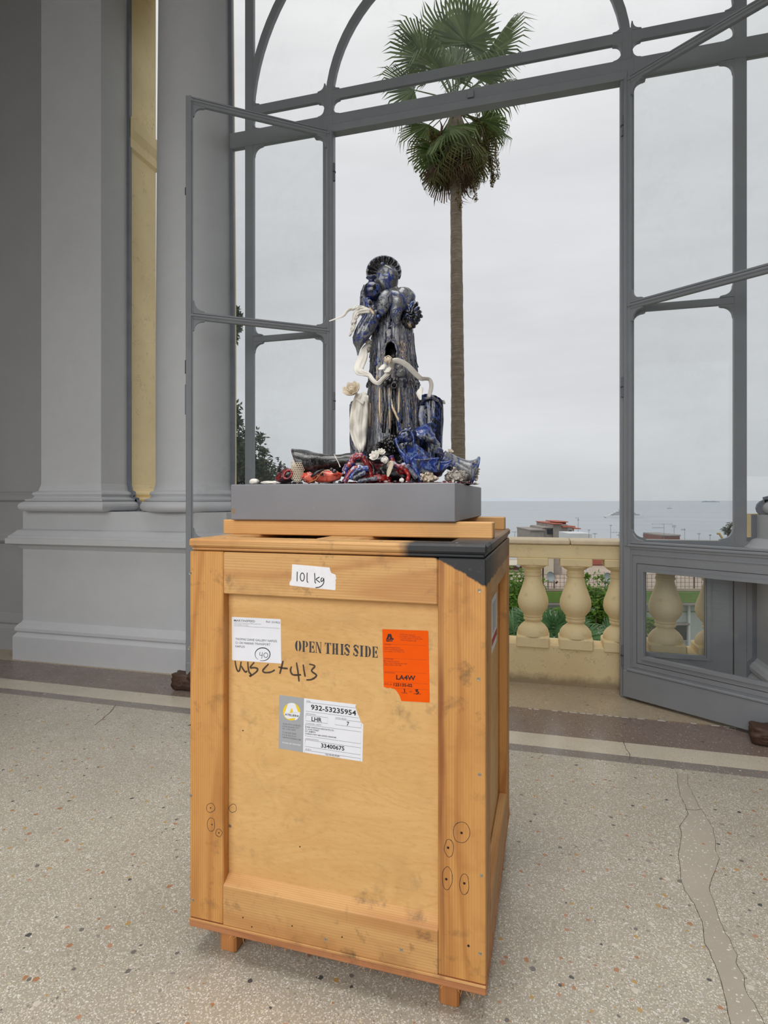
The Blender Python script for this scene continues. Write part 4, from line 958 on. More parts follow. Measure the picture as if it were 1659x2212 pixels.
# ---- upper figure
def blob(nm, px, py, dy, rx, ry, rz, m, nzv=.12, fr=8, sd=0, rot=0, fn=None, nu=30, nv=20, par=art):
    return MB().blob(S(px, py, dy), (rx*K, ry*K, rz*K), nzv, fr, nu, nv, Matrix.Rotation(math.radians(rot), 3, 'Y'), sd, fn).build(nm, M[m], par, smooth=True)
def headfn(q, d): # face-like hollows of the head
    q = q.copy(); f = max(0, -d.y)
    q.x += .004*math.sin(d.z*5)*f; q.y += .010*f*math.exp(-((d.x+.25)/.16)**2)*math.exp(-((d.z-.1)/.6)**2)+.004*math.sin(d.z*9+d.x*4)*f; return q
blob('head', 836, 603, 0, 26, 25, 31, 'g_grey', .10, 7, 3, 12, headfn)
blob('neck', 846, 640, .01, 22, 20, 26, 'g_grey', .15, 8, 5)
# fluted crown standing behind the head
def crown(u, v):
    a = PI*(-.14)+PI*1.28*u; r = .010+v*.050; f = math.cos(u*2*PI*11)
    c_ = S(829, 588, -.004); return c_+Vector((-math.cos(a)*r*1.05, .012*v*v*(-1.0)+.0045*f*v+.012, math.sin(a)*r+.0022*f*v))
def crownx(o): solid(.004)(o)
MB().grid(crown, 110, 8).build('fluted_crown', M['g_black'], art, smooth=True, mod=crownx)
q = MB(); q.tube([crown(i/40, 1.0) for i in range(41)], .0032, 6); q.build('crown_rim', M['g_bluegrey'], art, smooth=True)
MB().lathe([(.0, -.004), (.008, -.002), (.0095, .003), (.007, .007), (.0045, .004)], (0, 0, 0), 16).build('crown_boss', M['g_bluegrey'], art, smooth=True).location = S(826, 572, -.03)
# little round jar with neck and rim
jar = MB().lathe([(0, -.036), (.018, -.034), (.030, -.016), (.033, .002), (.027, .020), (.014, .030), (.011, .036), (.012, .040), (.019, .044), (.020, .048), (.015, .050), (.008, .044)], (0, 0, 0), 28).build('small_jar', M['g_navy'], art, smooth=True); jar.location = S(804, 628, -.055); jar.rotation_euler = (.1, -.06, 0)
# shoulder mass, lobes and pods
blob('shoulder', 801, 655, -.01, 24, 24, 42, 'g_bluegrey', .2, 10, 8, -6)
blob('shoulder', 868, 650, .0, 30, 24, 30, 'g_grey', .15, 8, 9, 30)
def pod(nm, a, b_, dy0, dy1, r, m, tip=0.0, seg=20, nn=16, ridge=.0):
    A, B = S(*a, dy0), S(*b_, dy1); pts = []; rd = []
    for i in range(nn+1):
        t_ = i/nn; pts.append(A.lerp(B, t_)); rd.append(r*K*max(.02, math.sin(PI*min(1, t_*.93+.05))**.62)*(1-.15*t_))
    q = MB().tube(pts, rd, seg)
    q.v = [tuple(Vector(p)+Vector((1, .3, .2))*(.003*nz(p, 40, 3)+ridge*math.sin(p[2]*260))) for p in q.v]
    return q.build(nm, M[m], art, smooth=True)
pod('blue_lobe', (838, 628), (822, 682), -.06, -.07, 17, 'g_bluegrey')
pod('grey_lobe', (842, 630), (878, 672), -.05, -.04, 19, 'g_grey')
pod('hanging_pod', (858, 640), (855, 700), -.06, -.065, 15, 'g_grey')
q = MB().lathe([(.011, 0), (.008, .004), (.005, .002)], (0, 0, 0), 16).build('pod_mouth', M['g_blue'], art, smooth=True); q.location = S(853, 672, -.098); q.rotation_euler = (PI/2, 0, 0)
# knobbly blue arm on the left
pts = smooth([(793, 645), (797, 660), (806, 674), (817, 688)], 5)
q = MB().tube([S(x, y, -.065) for x, y in pts], [(.013-.004*i/len(pts))*(1+.18*math.sin(i*2.2)) for i in range(len(pts))], 12); q.build('knobbly_arm', M['g_blue'], art, smooth=True)
for k, (x, y) in enumerate(((796, 652), (804, 664), (810, 674), (815, 684))): blob('blue_knob', x+2, y, -.078, 5.5, 5, 5, 'g_blue', .1, 8, k, nu=12, nv=8)
MB().tube([S(796, 690-30, -.07), S(806, 676, -.078), S(813, 694, -.07)], [.004, .006, .002], 8).build('cream_edge', M['g_cream'], art, smooth=True)
# big folded leaf pod with a drawn-out drip
def leafpod(u, v):
    ax = [(803, 668, 10), (801, 678, 18), (797, 692, 23), (791, 708, 25), (785, 722, 23), (780, 736, 17), (776, 748, 8), (774, 756, 4), (773, 768, 1)]
    k = v*(len(ax)-1); i = min(int(k), len(ax)-2); f = k-i; px, py, w_ = [ax[i][q]*(1-f)+ax[i+1][q]*f for q in range(3)]
    a = 2*PI*u; c_ = S(px, py, -.055); rad = 1-.20*math.exp(-((((u-.72+.5) % 1)-.5)/.03)**2)-.10*math.exp(-((((u-.60+.5) % 1)-.5)/.02)**2)
    return c_+Vector((math.cos(a)*w_*K*rad, math.sin(a)*w_*K*.75*rad, math.cos(a)*w_*K*.32))
MB().grid(leafpod, 40, 40, wu=True).build('leaf_pod', M['g_grey'], art, smooth=True)
for k in range(5):
    MB().tube([leafpod(.62+.05*k, .12+.02*k), leafpod(.60+.05*k, .3), leafpod(.61+.05*k, .42-.03*k)], [.004, .005, .003], 8).build('glaze_run', M['g_bluegrey'], art, smooth=True)
# scalloped shell on the right shoulder
for k in range(9):
    a = math.radians(75-21*k); c_ = S(884, 681, -.03); L = .047+.004*math.sin(k*2)
    tip = c_+Vector((math.cos(a)*L*.80+.006, -.01, math.sin(a)*L))
    q = MB().tube([c_, c_.lerp(tip, .4)+Vector((0, -.012, 0)), c_.lerp(tip, .8)+Vector((0, -.010, 0)), tip], [.008, .011, .0125, .007], 10, flat=.75)
    q.build('shell_rib', M['g_cream' if k == 8 else 'g_black' if k % 2 else 'g_navy'], art, smooth=True)
blob('shell_core', 884, 682, -.03, 18, 14, 26, 'g_black', .3, 14, 4)
for k in range(7):
    a = k*.9; MB().tube([S(884+12*math.cos(a), 680+17*math.sin(a), -.062), S(884+5*math.cos(a+.6), 680+8*math.sin(a+.6), -.07), S(884-6*math.cos(a), 680+4*math.sin(a), -.066)], [.004, .0045, .002], 7).build('shell_curl', M['g_navy' if k % 2 else 'g_black'], art, smooth=True)
MB().tube([S(x, y, -.085) for x, y in ((819, 730), (840, 706), (862, 697))], [.0008, .0014, .0018], 6).build('clay_strand', M['g_grey'], art)
# ---- white clay ribbons, feathers, drape
def ribbonstrip(nm, ax, wpx, dy, m, tw_=0.0, th=.004, wav=.0, ax2=(0, 0, 1)):
    pts = smooth(ax, 6); n = len(pts); dys = dy if isinstance(dy, (list, tuple)) else [dy]*len(ax)
    def f(u, v):
        k = u*(n-1); i = min(int(k), n-2); g = k-i; px = pts[i][0]*(1-g)+pts[i+1][0]*g; py = pts[i][1]*(1-g)+pts[i+1][1]*g
        kk = u*(len(dys)-1); j = min(int(kk), len(dys)-2) if len(dys) > 1 else 0; d = dys[j]*(1-(kk-j))+dys[min(j+1, len(dys)-1)]*(kk-j)
        kw = u*(len(wpx)-1); j = min(int(kw), len(wpx)-2); w_ = wpx[j]*(1-(kw-j))+wpx[j+1]*(kw-j)
        tx, ty = pts[i+1][0]-pts[i][0], pts[i+1][1]-pts[i][1]; L = math.hypot(tx, ty) or 1; nx, ny = -ty/L, tx/L
        s = (v-.5)*w_; ph = tw_*u*PI
        return S(px+nx*s*math.cos(ph), py+ny*s*math.cos(ph), d+s*K*math.sin(ph)*.8-.12*K*w_*(1-(2*v-1)**2)+wav*mn.noise(Vector((u*5, v*5, 1)))+.3*wav*math.sin(v*17+u*2))
    return MB().grid(f, max(24, 4*len(ax)), 8).build(nm, M[m], art, smooth=True, mod=solid(th, 0))
ribbonstrip('white_streamer', [(711, 694), (730, 687), (742, 682), (750, 672), (758, 668), (764, 670)], [1.5, 3, 5, 6, 7, 4], [-.10, -.11, -.10, -.09], 'bisque', .3, .0025)
MB().tube([S(711, 694, -.10), S(722, 690, -.103), S(735, 686, -.107), S(748, 676, -.10)], [.0008, .0013, .0016, .002], 6).build('streamer_tip', M['bisque'], art, smooth=True)
for ax, w_ in (([(800, 672), (785, 670), (770, 676), (764, 692), (760, 700)], [10, 14, 12, 9, 3]), ([(790, 668), (774, 664), (762, 668)], [8, 10, 3]), ([(768, 690), (764, 702), (760, 715), (755, 726)], [6, 9, 7, 2]), ([(780, 674), (770, 684), (766, 698)], [9, 8, 2])):
    ribbonstrip('white_feather', ax, w_, [-.07, -.085, -.08], 'bisque', .2, .003, .01)
ribbonstrip('white_ribbon', [(799, 742), (788, 752), (785, 770), (774, 798), (784, 806), (797, 810), (806, 822), (817, 828), (827, 818), (840, 806)], [6, 10, 18, 22, 12, 8, 8, 8, 7, 8], [-.02, -.05, -.08, -.085, -.095, -.10, -.105], 'bisque', .15, .006, .004)
for k, (x, y, r) in enumerate(((795, 738, 7), (797, 748, 6), (794, 756, 7))): blob('white_bead', x, y, -.03, r, r, r*.8, 'shell', .3, 10, k, nu=12, nv=8)
ribbonstrip('grey_ribbon', [(842, 808), (843, 792), (850, 780), (864, 781), (880, 790), (893, 803), (908, 817), (918, 818), (928, 820), (932, 832), (930, 846), (926, 858)], [7, 9, 10, 11, 11, 11, 9, 7, 7, 8, 8, 6], [-.10, -.115, -.11, -.10, -.08, -.055, -.05, -.05], 'shell', .1, .006)
ribbonstrip('white_petal_scrap', [(912, 838), (906, 850), (909, 864)], [5, 14, 4], [-.03, -.05], 'bisque', .2, .004)
ribbonstrip('hanging_drape', [(783, 852), (779, 872), (776, 900), (775, 930), (778, 962), (780, 978)], [26, 34, 40, 38, 24, 5], [-.095, -.085, -.075, -.08, -.08], 'bisque', .05, .004, .034)
# ---- flowers
def petal(L, W, curl, nu=6, nv=5):
    def f(u, v):
        w_ = math.sin(PI*min(1, .12+u*.84))**.7*W*(v-.5); return Vector((w_, u*L*math.cos(curl*u), u*L*math.sin(curl*u)*.9+.35*w_*w_/W if W else 0))
    return [f(i/nu, j/nv) for i in range(nu+1) for j in range(nv+1)], [(i*(nv+1)+j, (i+1)*(nv+1)+j, (i+1)*(nv+1)+j+1, i*(nv+1)+j+1) for i in range(nu) for j in range(nv)]
def flower(nm, pos, R, layers, m, face=(0, -1, .35), par=art):
    fl = bpy.data.objects.new(nm, None); SC.collection.objects.link(fl); fl.parent = par; fl.location = pos
    fz = Vector(face).normalized(); fl.rotation_euler = fz.to_track_quat('Z', 'Y').to_euler()
    for n, L, W, lift, curl, z in layers:
        vs, fs = petal(L*R, W*R, curl)
        me = bpy.data.meshes.new('petal'); me.from_pydata([tuple(p) for p in vs], [], fs); me.materials.append(M[m]); me.polygons.foreach_set('use_smooth', [True]*len(fs))
        for k in range(n):
            o = bpy.data.objects.new('petal', me); SC.collection.objects.link(o); o.parent = fl; o.location = (0, 0, z*R)
            o.rotation_euler = (lift, 0, 2*PI*k/n+n*.37+z); o.modifiers.new('t', 'SOLIDIFY').thickness = .0018
    return fl
LOTUS = [(8, 1.0, .62, .25, .5, 0), (7, .85, .5, .75, .35, .05), (6, .6, .36, 1.15, .2, .08), (4, .36, .26, 1.4, .1, .1)]
ROSE = [(5, 1.0, 1.0, .35, .9, 0), (5, .8, .95, .9, .7, .05), (4, .62, .8, 1.2, .45, .1), (3, .5, .6, 1.4, .25, .15)]
flower('clay_lotus', S(764, 850, -.10), .046, LOTUS, 'bisque2', (-.4, -1, .75))
ribbonstrip('leaf_tongue', [(776, 868), (783, 858), (788, 848)], [22, 16, 10], [-.105, -.09], 'bisque', .1, .003)
flower('clay_rose', S(838, 782, -.13), .027, ROSE, 'bisque2', (.05, -1, .5))
for x, y in ((826, 794), (838, 800)): ribbonstrip('rose_leaf', [(x+6, y-6), (x, y), (x-8, y+4)], [5, 11, 3], [-.12, -.115], 'bisque', .3, .003)
flower('clay_rose', S(830, 998, -.20), .024, ROSE, 'bisque', (.2, -1, .7)); flower('clay_flower', S(812, 988, -.19), .026, LOTUS, 'bisque', (-.5, -1, .5)); flower('clay_flower', S(823, 980, -.18), .020, LOTUS, 'bisque', (.2, -1, .8))
flower('clay_flower', S(867, 1040, -.22), .015, ROSE, 'bisque', (.2, -1, .7)); flower('clay_flower', S(956, 870, .03), .012, LOTUS, 'shell', (.8, -.6, .3)); flower('clay_flower', S(972, 978, -.02), .016, LOTUS, 'bisque2', (.3, -.6, .9))
ribbonstrip('pale_leaf', [(836, 1004), (846, 1000), (840, 1020), (838, 1030)], [4, 10, 10, 3], [-.20, -.205], 'bisque2', .2, .003)
# ---- dark knobs in the middle
for k, (x, y, r) in enumerate(((852, 832, 9), (843, 822, 6), (858, 820, 5), (833, 828, 7), (866, 806, 10), (861, 792, 9))): blob('dark_knob', x, y, -.10, r, r, r, 'g_black' if k < 4 else 'g_grey', .3, 14, k, nu=14, nv=10)
MB().lathe([(.0115, 0), (.013, .006), (.010, .016), (.006, .006)], (0, 0, 0), 16).build('dark_tube_mouth', M['g_black'], art, smooth=True).matrix_local = Matrix.Translation(S(851, 834, -.115)) @ Matrix.Rotation(PI/2, 4, 'X')
for k in range(7): x = 820+7*k; MB().tube([S(x, 838+4*math.sin(k*2.1), -.095), S(x+2*math.sin(k), 880, -.098), S(x+3*math.cos(k*1.7), 925+12*math.sin(k), -.098)], [.003, .0042, .003], 8).build('glaze_run', M['g_black' if k % 3 else 'g_cream'], art, smooth=True)
MB().tube([S(845, 862, -.10), S(848, 880, -.101), S(860, 905, -.101), S(866, 950, -.10)], [.003, .005, .005, .003], 8).build('cream_run', M['g_cream'], art, smooth=True)
# ---- side stumps
def stump(nm, cx, top, bot, r, dy, m, sd, lean=0, cut=0.02):
    def f(u, v):
        a = 2*PI*u; py = bot+(top-bot)*v; c_ = S(cx+lean*v, py, dy); rr = r*K*(1+.10*mn.noise(Vector((a*3, v*2, sd))))+.004*mn.noise(Vector((a*9, v*3, sd+2)))
        return c_+Vector((math.cos(a)*rr, math.sin(a)*rr, v*v*cut*math.cos(a+sd)))
    return MB().grid(f, 60, 40, wu=True).build(nm, M[m], art, smooth=True, mod=solid(.006, -1))
stump('side_stump', 930, 866, 1000, 26, .04, 'g_navy', 2.2, 2)
MB().tube([S(906, 878, .0), S(915, 862, -.015), S(932, 858, -.02), S(946, 866, -.01), S(954, 884, .02)], [.004, .006, .007, .006, .004], 10).build('stump_rim', M['g_grey'], art, smooth=True)
ribbonstrip('pale_glaze_patch', [(914, 876), (912, 900), (915, 925)], [14, 20, 12], [-.005, -.008], 'g_grey', 0, .002)
MB().tube([S(938, 880, -.02), S(936, 900, -.04), S(925, 930, -.06)], [.002, .0025, .0015], 6).build('clay_strand', M['g_grey'], art)
stump('side_stump', 776, 868, 1000, 19, .02, 'g_bluegrey', .7, -2)
# ---- black rosette at the foot
for k in range(26):
    a = k*.62; r = 4+k*.82; c_ = S(846+.2*k, 960, -.14)
    p = c_+Vector((math.cos(a)*r*K*.98, -.006+.0006*k, math.sin(a)*r*K*.72))
    MB().tube([p+Vector((-.004, 0, .006)), p+Vector((0, -.007, 0)), p+Vector((.005, 0, -.006))], [.003, .0065, .003], 8).build('rosette_petal', M['g_black'], art, smooth=True)
blob('rosette_core', 846, 960, -.125, 20, 10, 17, 'g_black', .3, 12, 2)
for k in range(5): MB().tube([S(826, 958+3*k, -.15), S(817-k, 955+5*k, -.165), S(813+k, 963+4*k, -.15)], [.003, .004, .0015], 7).build('rosette_curl', M['g_black'], art, smooth=True)
# ---- blue cloak: folded sheets
def sheet(nm, corners, m, nu=22, nv=16, amp=.01, fr=3, th=.005, bulge=0.0, sd=0):
    A, B, C_, D_ = [S(*p) for p in corners]
    def f(u, v):
        p = (A*(1-u)+B*u)*(1-v)+(D_*(1-u)+C_*u)*v
        e = mn.noise(Vector((u*fr, v*fr, sd))); return p+Vector((amp*mn.noise(Vector((v*fr*1.5, u*fr, sd+5))), -bulge*math.sin(PI*u)*math.sin(PI*v)+amp*1.6*e, amp*.8*mn.noise(Vector((u*fr*1.5, v*fr*1.5, sd+9)))))
    return MB().grid(f, nu, nv).build(nm, M[m], art, smooth=True, mod=solid(th, 0))
sheet('cloak_fold', [(878, 932, -.09), (928, 914, -.05), (944, 960, -.08), (906, 946, -.14)], 'g_blue', amp=.008, bulge=.03, sd=1)
blob('cloak_head', 880, 944, -.13, 21, 18, 19, 'g_navy', .3, 9, 3, -20)
MB().tube([S(x, y, -.155) for x, y in smooth([(862, 940), (868, 932), (884, 930), (893, 944), (894, 960), (902, 975)], 4)], [.004]*21, 8).build('cloak_rim', M['g_blue'], art, smooth=True)
def cape(u, v):
    a = PI*(.05+.95*u); ax = smooth([(870, 948), (892, 975), (920, 996), (962, 992)], 6); k = v*(len(ax)-1); i = min(int(k), len(ax)-2); g = k-i
    px = ax[i][0]*(1-g)+ax[i+1][0]*g; py = ax[i][1]*(1-g)+ax[i+1][1]*g; R_ = (10+26*math.sin(PI*(.1+.8*v)))*K
    return S(px, py, -.15)+Vector((math.cos(a)*R_*.75, -R_*.25+R_*.6*math.cos(a)*.4, -math.sin(a)*R_*.75+.004*mn.noise(Vector((u*5, v*5, 2)))))
MB().grid(cape, 26, 30).build('cloak_bowl', M['g_blue'], art, smooth=True, mod=solid(.006, 0))
MB().tube([cape(.0, i/20) for i in range(21)], .005, 8).build('cloak_rim', M['g_blue'], art, smooth=True); MB().tube([cape(1.0, i/20) for i in range(21)], .0055, 8).build('cloak_rim', M['g_blue'], art, smooth=True)
sheet('cloak_fold', [(925, 925, -.05), (946, 958, -.04), (962, 984, -.06), (930, 975, -.09)], 'g_bluegrey', amp=.008, bulge=.02, sd=4)
pts = [(868, 958), (874, 985), (884, 1010), (898, 1030)]
for k in range(4): MB().tube([S(x+5*k, y+3*math.sin(k*2), -.17+.008*k) for x, y in smooth(pts, 4)], [.008-.0018*k*.5+.002*math.sin(i*1.3+k) for i in range(13)], 9).build('cloak_strand', M['g_blue' if k % 2 == 0 else 'g_navy'], art, smooth=True)
blob('cloak_base', 915, 1012, -.10, 42, 30, 26, 'g_navy', .25, 8, 6)
# ---- grey horn at the right with clay frills
def horn(u, v):
    ax = smooth([(955, 990), (985, 1004), (1008, 1018), (1024, 1020)], 6); k = v*(len(ax)-1); i = min(int(k), len(ax)-2); g = k-i
    px = ax[i][0]*(1-g)+ax[i+1][0]*g; py = ax[i][1]*(1-g)+ax[i+1][1]*g; R_ = (12+6*v+7*abs(v-.35)**1.2*2)*K*1.1; a = 2*PI*u
    return S(px, py, -.03-.02*v)+Vector((math.cos(a)*R_*.35, math.sin(a)*R_, (math.cos(a)*.9)*R_*(1+.2*v)))
MB().grid(horn, 30, 24, wu=True).build('grey_horn', M['g_grey'], art, smooth=True, mod=solid(.004, 0))
MB().tube([horn(i/24, 1.0) for i in range(25)], .004, 7).build('horn_rim', M['g_blue'], art, smooth=True)
def frill(nm, c_, Rx, Rz, n, m, dy, sd, spk=0):
    for k in range(n):
        a = 2*PI*k/n+sd; x = c_[0]+Rx*math.cos(a)*(.35+.65*((k*7) % n)/n); y = c_[1]+Rz*math.sin(a)*(.35+.65*((k*5) % n)/n)
        L = 7+3*math.sin(k*2.3+sd); an = a+.5*math.sin(k)
        ribbonstrip(nm, [(x, y), (x+L*.5*math.cos(an), y+L*.4*math.sin(an)), (x+L*math.cos(an), y+L*.8*math.sin(an)+spk)], [6, 9, 3], [dy, dy-.012, dy-.006], m, .5, .002)
frill('horn_frill', (1026, 1020), 5, 24, 16, 'bisque2', -.06, .3)
frill('clay_frill', (985, 1026), 20, 13, 20, 'shell', -.13, 1.2); frill('clay_frill', (925, 1030), 17, 8, 12, 'bisque2', -.20, 2.2)
blob('clay_mound', 985, 1030, -.10, 22, 16, 12, 'shell', .4, 12, 3); blob('clay_mound', 925, 1034, -.18, 18, 12, 7, 'bisque2', .4, 12, 5)
# ---- left side: black curled shell, red forms, lattice
def roll(u, v):
    a = PI*(-.35)+PI*1.25*u; x = 640+130*v; wd = (1-.35*v); py = 1000+2*math.sin(v*5)-3*v; R_ = (20+3*math.sin(v*7))*K*wd*(1+.38*(1-v)**3)
    sl = (1-v)**2*24*(math.sin(a)*.5+.5); return S(x-6+(-sl+22*(1-v)**2), py, -.10)+Vector((0, -math.cos(a)*R_*1.2, math.sin(a)*R_+.004*mn.noise(Vector((v*6, u*4, 3)))))
MB().grid(roll, 26, 40).build('black_shell', M['g_black'], art, smooth=True, mod=solid(.005, 0))
MB().tube([roll(i/24, 0) for i in range(25)], .0032, 7).build('red_lip', M['g_darkred'], art, smooth=True)
blob('black_shell_core', 705, 1006, -.07, 58, 24, 20, 'g_black', .12, 8, 4)
MB().tube([S(722, 981, -.145), S(726, 990, -.155), S(731, 999, -.158), S(735, 1009, -.158)], [.001, .0016, .0012, .002], 6).build('white_trickle', M['bisque'], art)
blob('red_pebble', 753, 986, -.06, 8, 7, 5, 'g_red', .3, 12, 2); blob('grey_mound', 766, 990, -.02, 20, 14, 12, 'g_grey', .3, 12, 6)
o = MB().blob(S(618, 1029, -.12), (23*K, 22*K, 15*K), .16, 8, 30, 20, Matrix.Rotation(math.radians(-28), 3, 'Y'), 5).build('dark_red_pod', M['g_darkred'], art, smooth=True)
MB().tube([S(622+10*math.cos(a)*.9+2*math.sin(a), 1025+8*math.sin(a)-5*math.cos(a), -.158-.004*math.sin(a)) for a in [2*PI*i/20 for i in range(21)]], .0042, 8).build('pod_lip', M['g_red'], art, smooth=True)
blob('pod_hollow', 622, 1025, -.150, 9, 3, 7, 'g_black', .1, 8, 2, -28)
MB().tube([S(602, 1020, -.10), S(602, 1009, -.10), S(609, 1005, -.10), S(616, 1010, -.10), S(615, 1018, -.10)], .005, 8).build('black_loop', M['g_black'], art, smooth=True)
# honeycomb lattice of little clay rings
ring0 = None
for j in range(9):
    for i in range(6):
        x = 631+4.6*i+(2.3 if j % 2 else 0)-.9*j*.3; y = 1001+4.6*j; 
        if math.hypot((x-643)/16, (y-1020)/21) > 1.0: continue
        if ring0 is None:
            ring0 = MB().lathe([(.0026, -.003), (.0042, -.002), (.0044, .001), (.0034, .003), (.0024, .002), (.0022, -.002)], (0, 0, 0), 9).build('lattice_ring', M['bisque2'], art, smooth=True); o = ring0
        else: o = ring0.copy(); SC.collection.objects.link(o); o.parent = art
        o.location = S(x, y, -.165+.0005*(x-643)**2*.12); o.rotation_euler = (PI/2+.1*math.sin(i), .05*(x-643), 0)
blob('lattice_bed', 643, 1022, -.140, 14, 6, 20, 'bisque2', .1, 8, 3); blob('white_lump', 646, 1002, -.11, 15, 9, 13, 'bisque', .4, 12, 3)
# coral red slab with black seams
blob('coral_slab', 705, 1029, -.17, 31, 16, 13, 'g_coral', .14, 7, 9, -3); blob('coral_slab', 668, 1032, -.17, 15, 13, 11, 'g_coral', .16, 8, 11, 14)
MB().tube([S(672, 1030, -.205), S(684, 1021, -.21), S(700, 1014, -.20)], [.004, .006, .003], 8).build('black_strap', M['g_black'], art, smooth=True)
MB().tube([S(668, 1042, -.205), S(682, 1036, -.215), S(692, 1024, -.215), S(703, 1015, -.20)], [.0016, .0018, .0014, .001], 6).build('ochre_thread', bisque('ochre_clay', srgb(196, 148, 84), srgb(160, 112, 60)), art)
for x, y, r in ((694, 1024, 4), (722, 1018, 5), (716, 1014, 4)): blob('black_spot', x, y, -.208, r, 3, r*.8, 'g_black', .2, 9, x, nu=12, nv=8)
# tangle of blue, white and red tubes
tubes = [([(744, 1042), (752, 1028), (764, 1014), (778, 1010), (786, 1016)], 5.5, 'g_purple', -.22), ([(746, 1024), (748, 1012), (756, 1004), (764, 998)], 7, 'g_purple', -.19), ([(758, 1010), (762, 992), (772, 985), (784, 988), (790, 998)], 7, 'g_purple', -.17),
         ([(756, 1034), (768, 1020), (782, 1014), (796, 1012)], 6, 'g_blue', -.225), ([(762, 1036), (776, 1026), (790, 1020)], 4.5, 'g_bluegrey', -.23), ([(772, 1040), (790, 1036), (815, 1034)], 4.5, 'g_bluegrey', -.22),
         ([(783, 986), (792, 1002), (800, 1022), (804, 1040)], 5, 'g_red', -.21), ([(790, 988), (806, 1010), (806, 1036)], 4.2, 'g_darkred', -.19), ([(845, 984), (850, 1000), (862, 1008), (876, 1002)], 5, 'g_purple', -.19), ([(862, 1008), (874, 1014), (882, 1026), (880, 1040)], 4.5, 'g_red', -.20),
         ([(868, 980), (880, 994), (884, 1008)], 7, 'g_purple', -.17), ([(876, 1006), (888, 1018), (900, 1034)], 5, 'g_bluegrey', -.19), ([(822, 1010), (830, 1024), (838, 1036)], 6, 'g_black', -.17), ([(888, 990), (896, 1010), (906, 1030), (912, 1040)], 6, 'g_blue', -.18)]
for k, (ax, r, m_, dy) in enumerate(tubes):
    s_ = smooth(ax, 5); MB().tube([S(x, y, dy) for x, y in s_], [r*K*(1+.12*math.sin(i*1.9+k)) for i in range(len(s_))], 10).build('glazed_tube', M[m_], art, smooth=True)
blob('dark_heap', 800, 1018, -.10, 60, 34, 20, 'g_darkred', .35, 10, 3); blob('dark_heap', 862, 1016, -.12, 40, 30, 22, 'g_black', .35, 10, 8); blob('red_bowl', 868, 1016, -.15, 18, 14, 12, 'g_red', .2, 9, 3); blob('dark_heap', 830, 985, -.08, 40, 30, 26, 'g_black', .3, 9, 12); blob('red_heap', 815, 1034, -.19, 26, 10, 8, 'g_red', .3, 12, 4)
# spilled glaze skin on top of the plinth, and crumbs in it
def pud(u, v):
    a = 2*PI*u; R_ = v*(1+.10*mn.noise(Vector((math.cos(a)*2.5, math.sin(a)*2.5, 4))));
    return Vector((S(818, 1045, -.02).x+math.cos(a)*R_*.365, -.03+math.sin(a)*R_*.20-.075*math.cos(a)*R_, .0005+.006*(1-v**6)+.004*max(0, mn.noise(Vector((math.cos(a)*v*14, math.sin(a)*v*9, 1)))) if v < 1 else 0.0))
MB().grid(pud, 90, 16, wu=True).build('spilled_glaze', M['g_puddle'], art, smooth=True)
r6 = random.Random(9)
for k in range(46):
    a = r6.uniform(PI, 2*PI); v_ = r6.uniform(.82, .97); p = pud(a/(2*PI), v_); m_ = r6.choice(['g_red', 'g_black', 'bisque', 'g_blue', 'g_darkred', 'shell', 'g_grey'])
    MB().blob(p+Vector((0, 0, .003)), (r6.uniform(.003, .011), .006, r6.uniform(.002, .006)), .4, 12, 10, 6, None, k).build('ceramic_crumb', M[m_], art, smooth=True)
q = MB().blob((0, 0, .0105), (.017, .012, .010), .35, 10, 18, 12, None, 3).build('white_clay_fragment', M['bisque'], None, smooth=True)
p_ = P(549, 1046, 1.985); q.location = (p_.x, p_.y, PZ1); tag(q, 'small white clay fragment alone on the far left of the grey plinth', 'fragment')
q = MB().blob((0, 0, .006), (.035, .014, .006), .35, 10, 18, 12, None, 7).build('white_clay_flake', M['bisque'], None, smooth=True)
p_ = P(584, 1046, 1.975); q.location = (p_.x, p_.y, PZ1); tag(q, 'flat white clay flake lying beside the dark red pod on the plinth', 'fragment')

# everything fused to the plinth side of the sculpture ends at the plinth's top
_seen = set()
for o in art.children:
    if o.type != 'MESH' or o.data.name in _seen: continue
    _seen.add(o.data.name)
    if o.location.length < 1e-6 and o.rotation_euler.x == 0:
        for vv_ in o.data.vertices:
            if vv_.co.z < .0006: vv_.co.z = .0006

# ------------------------------------------------------------------ outdoors
def leafmat(name, c1, c2, c3):
    m, t, b = mat(name); g = t.n.new('ShaderNodeNewGeometry'); col = t.ramp(g.outputs['Random Per Island'], [(0, c1), (.5, c2), (1, c3)])
    n = t.noise(t.coord(), 3, 2); col = t.mix(1.0, col, t.rng(n, .3, .7, .75, 1.15), 'MULTIPLY'); t.set(b, 'Base Color', col); b.inputs['Roughness'].default_value = .5
    o = [x for x in t.n if x.type == 'OUTPUT_MATERIAL'][0]; tl = t.add('ShaderNodeBsdfTranslucent', i_Color=col); mx = t.n.new('ShaderNodeMixShader'); mx.inputs[0].default_value = .25
    t.l.new(b.outputs[0], mx.inputs[1]); t.l.new(tl.outputs[0], mx.inputs[2]); t.l.new(mx.outputs[0], o.inputs[0]); return m
M['frond'] = leafmat('palm_green', srgb(66, 86, 40), srgb(92, 112, 56), srgb(124, 136, 88))
M['frond2'] = leafmat('palm_old_green', srgb(78, 84, 40), srgb(98, 104, 54), srgb(120, 116, 70))
M['deadfrond'] = leafmat('palm_dead_brown', srgb(74, 52, 38), srgb(96, 72, 52), srgb(132, 104, 76))
M['seed'] = leafmat('palm_seed_brown', srgb(54, 48, 34), srgb(96, 82, 36), srgb(140, 122, 58))
M['leafd'] = leafmat('dark_leaves', srgb(54, 66, 50), srgb(74, 88, 62), srgb(100, 112, 78))
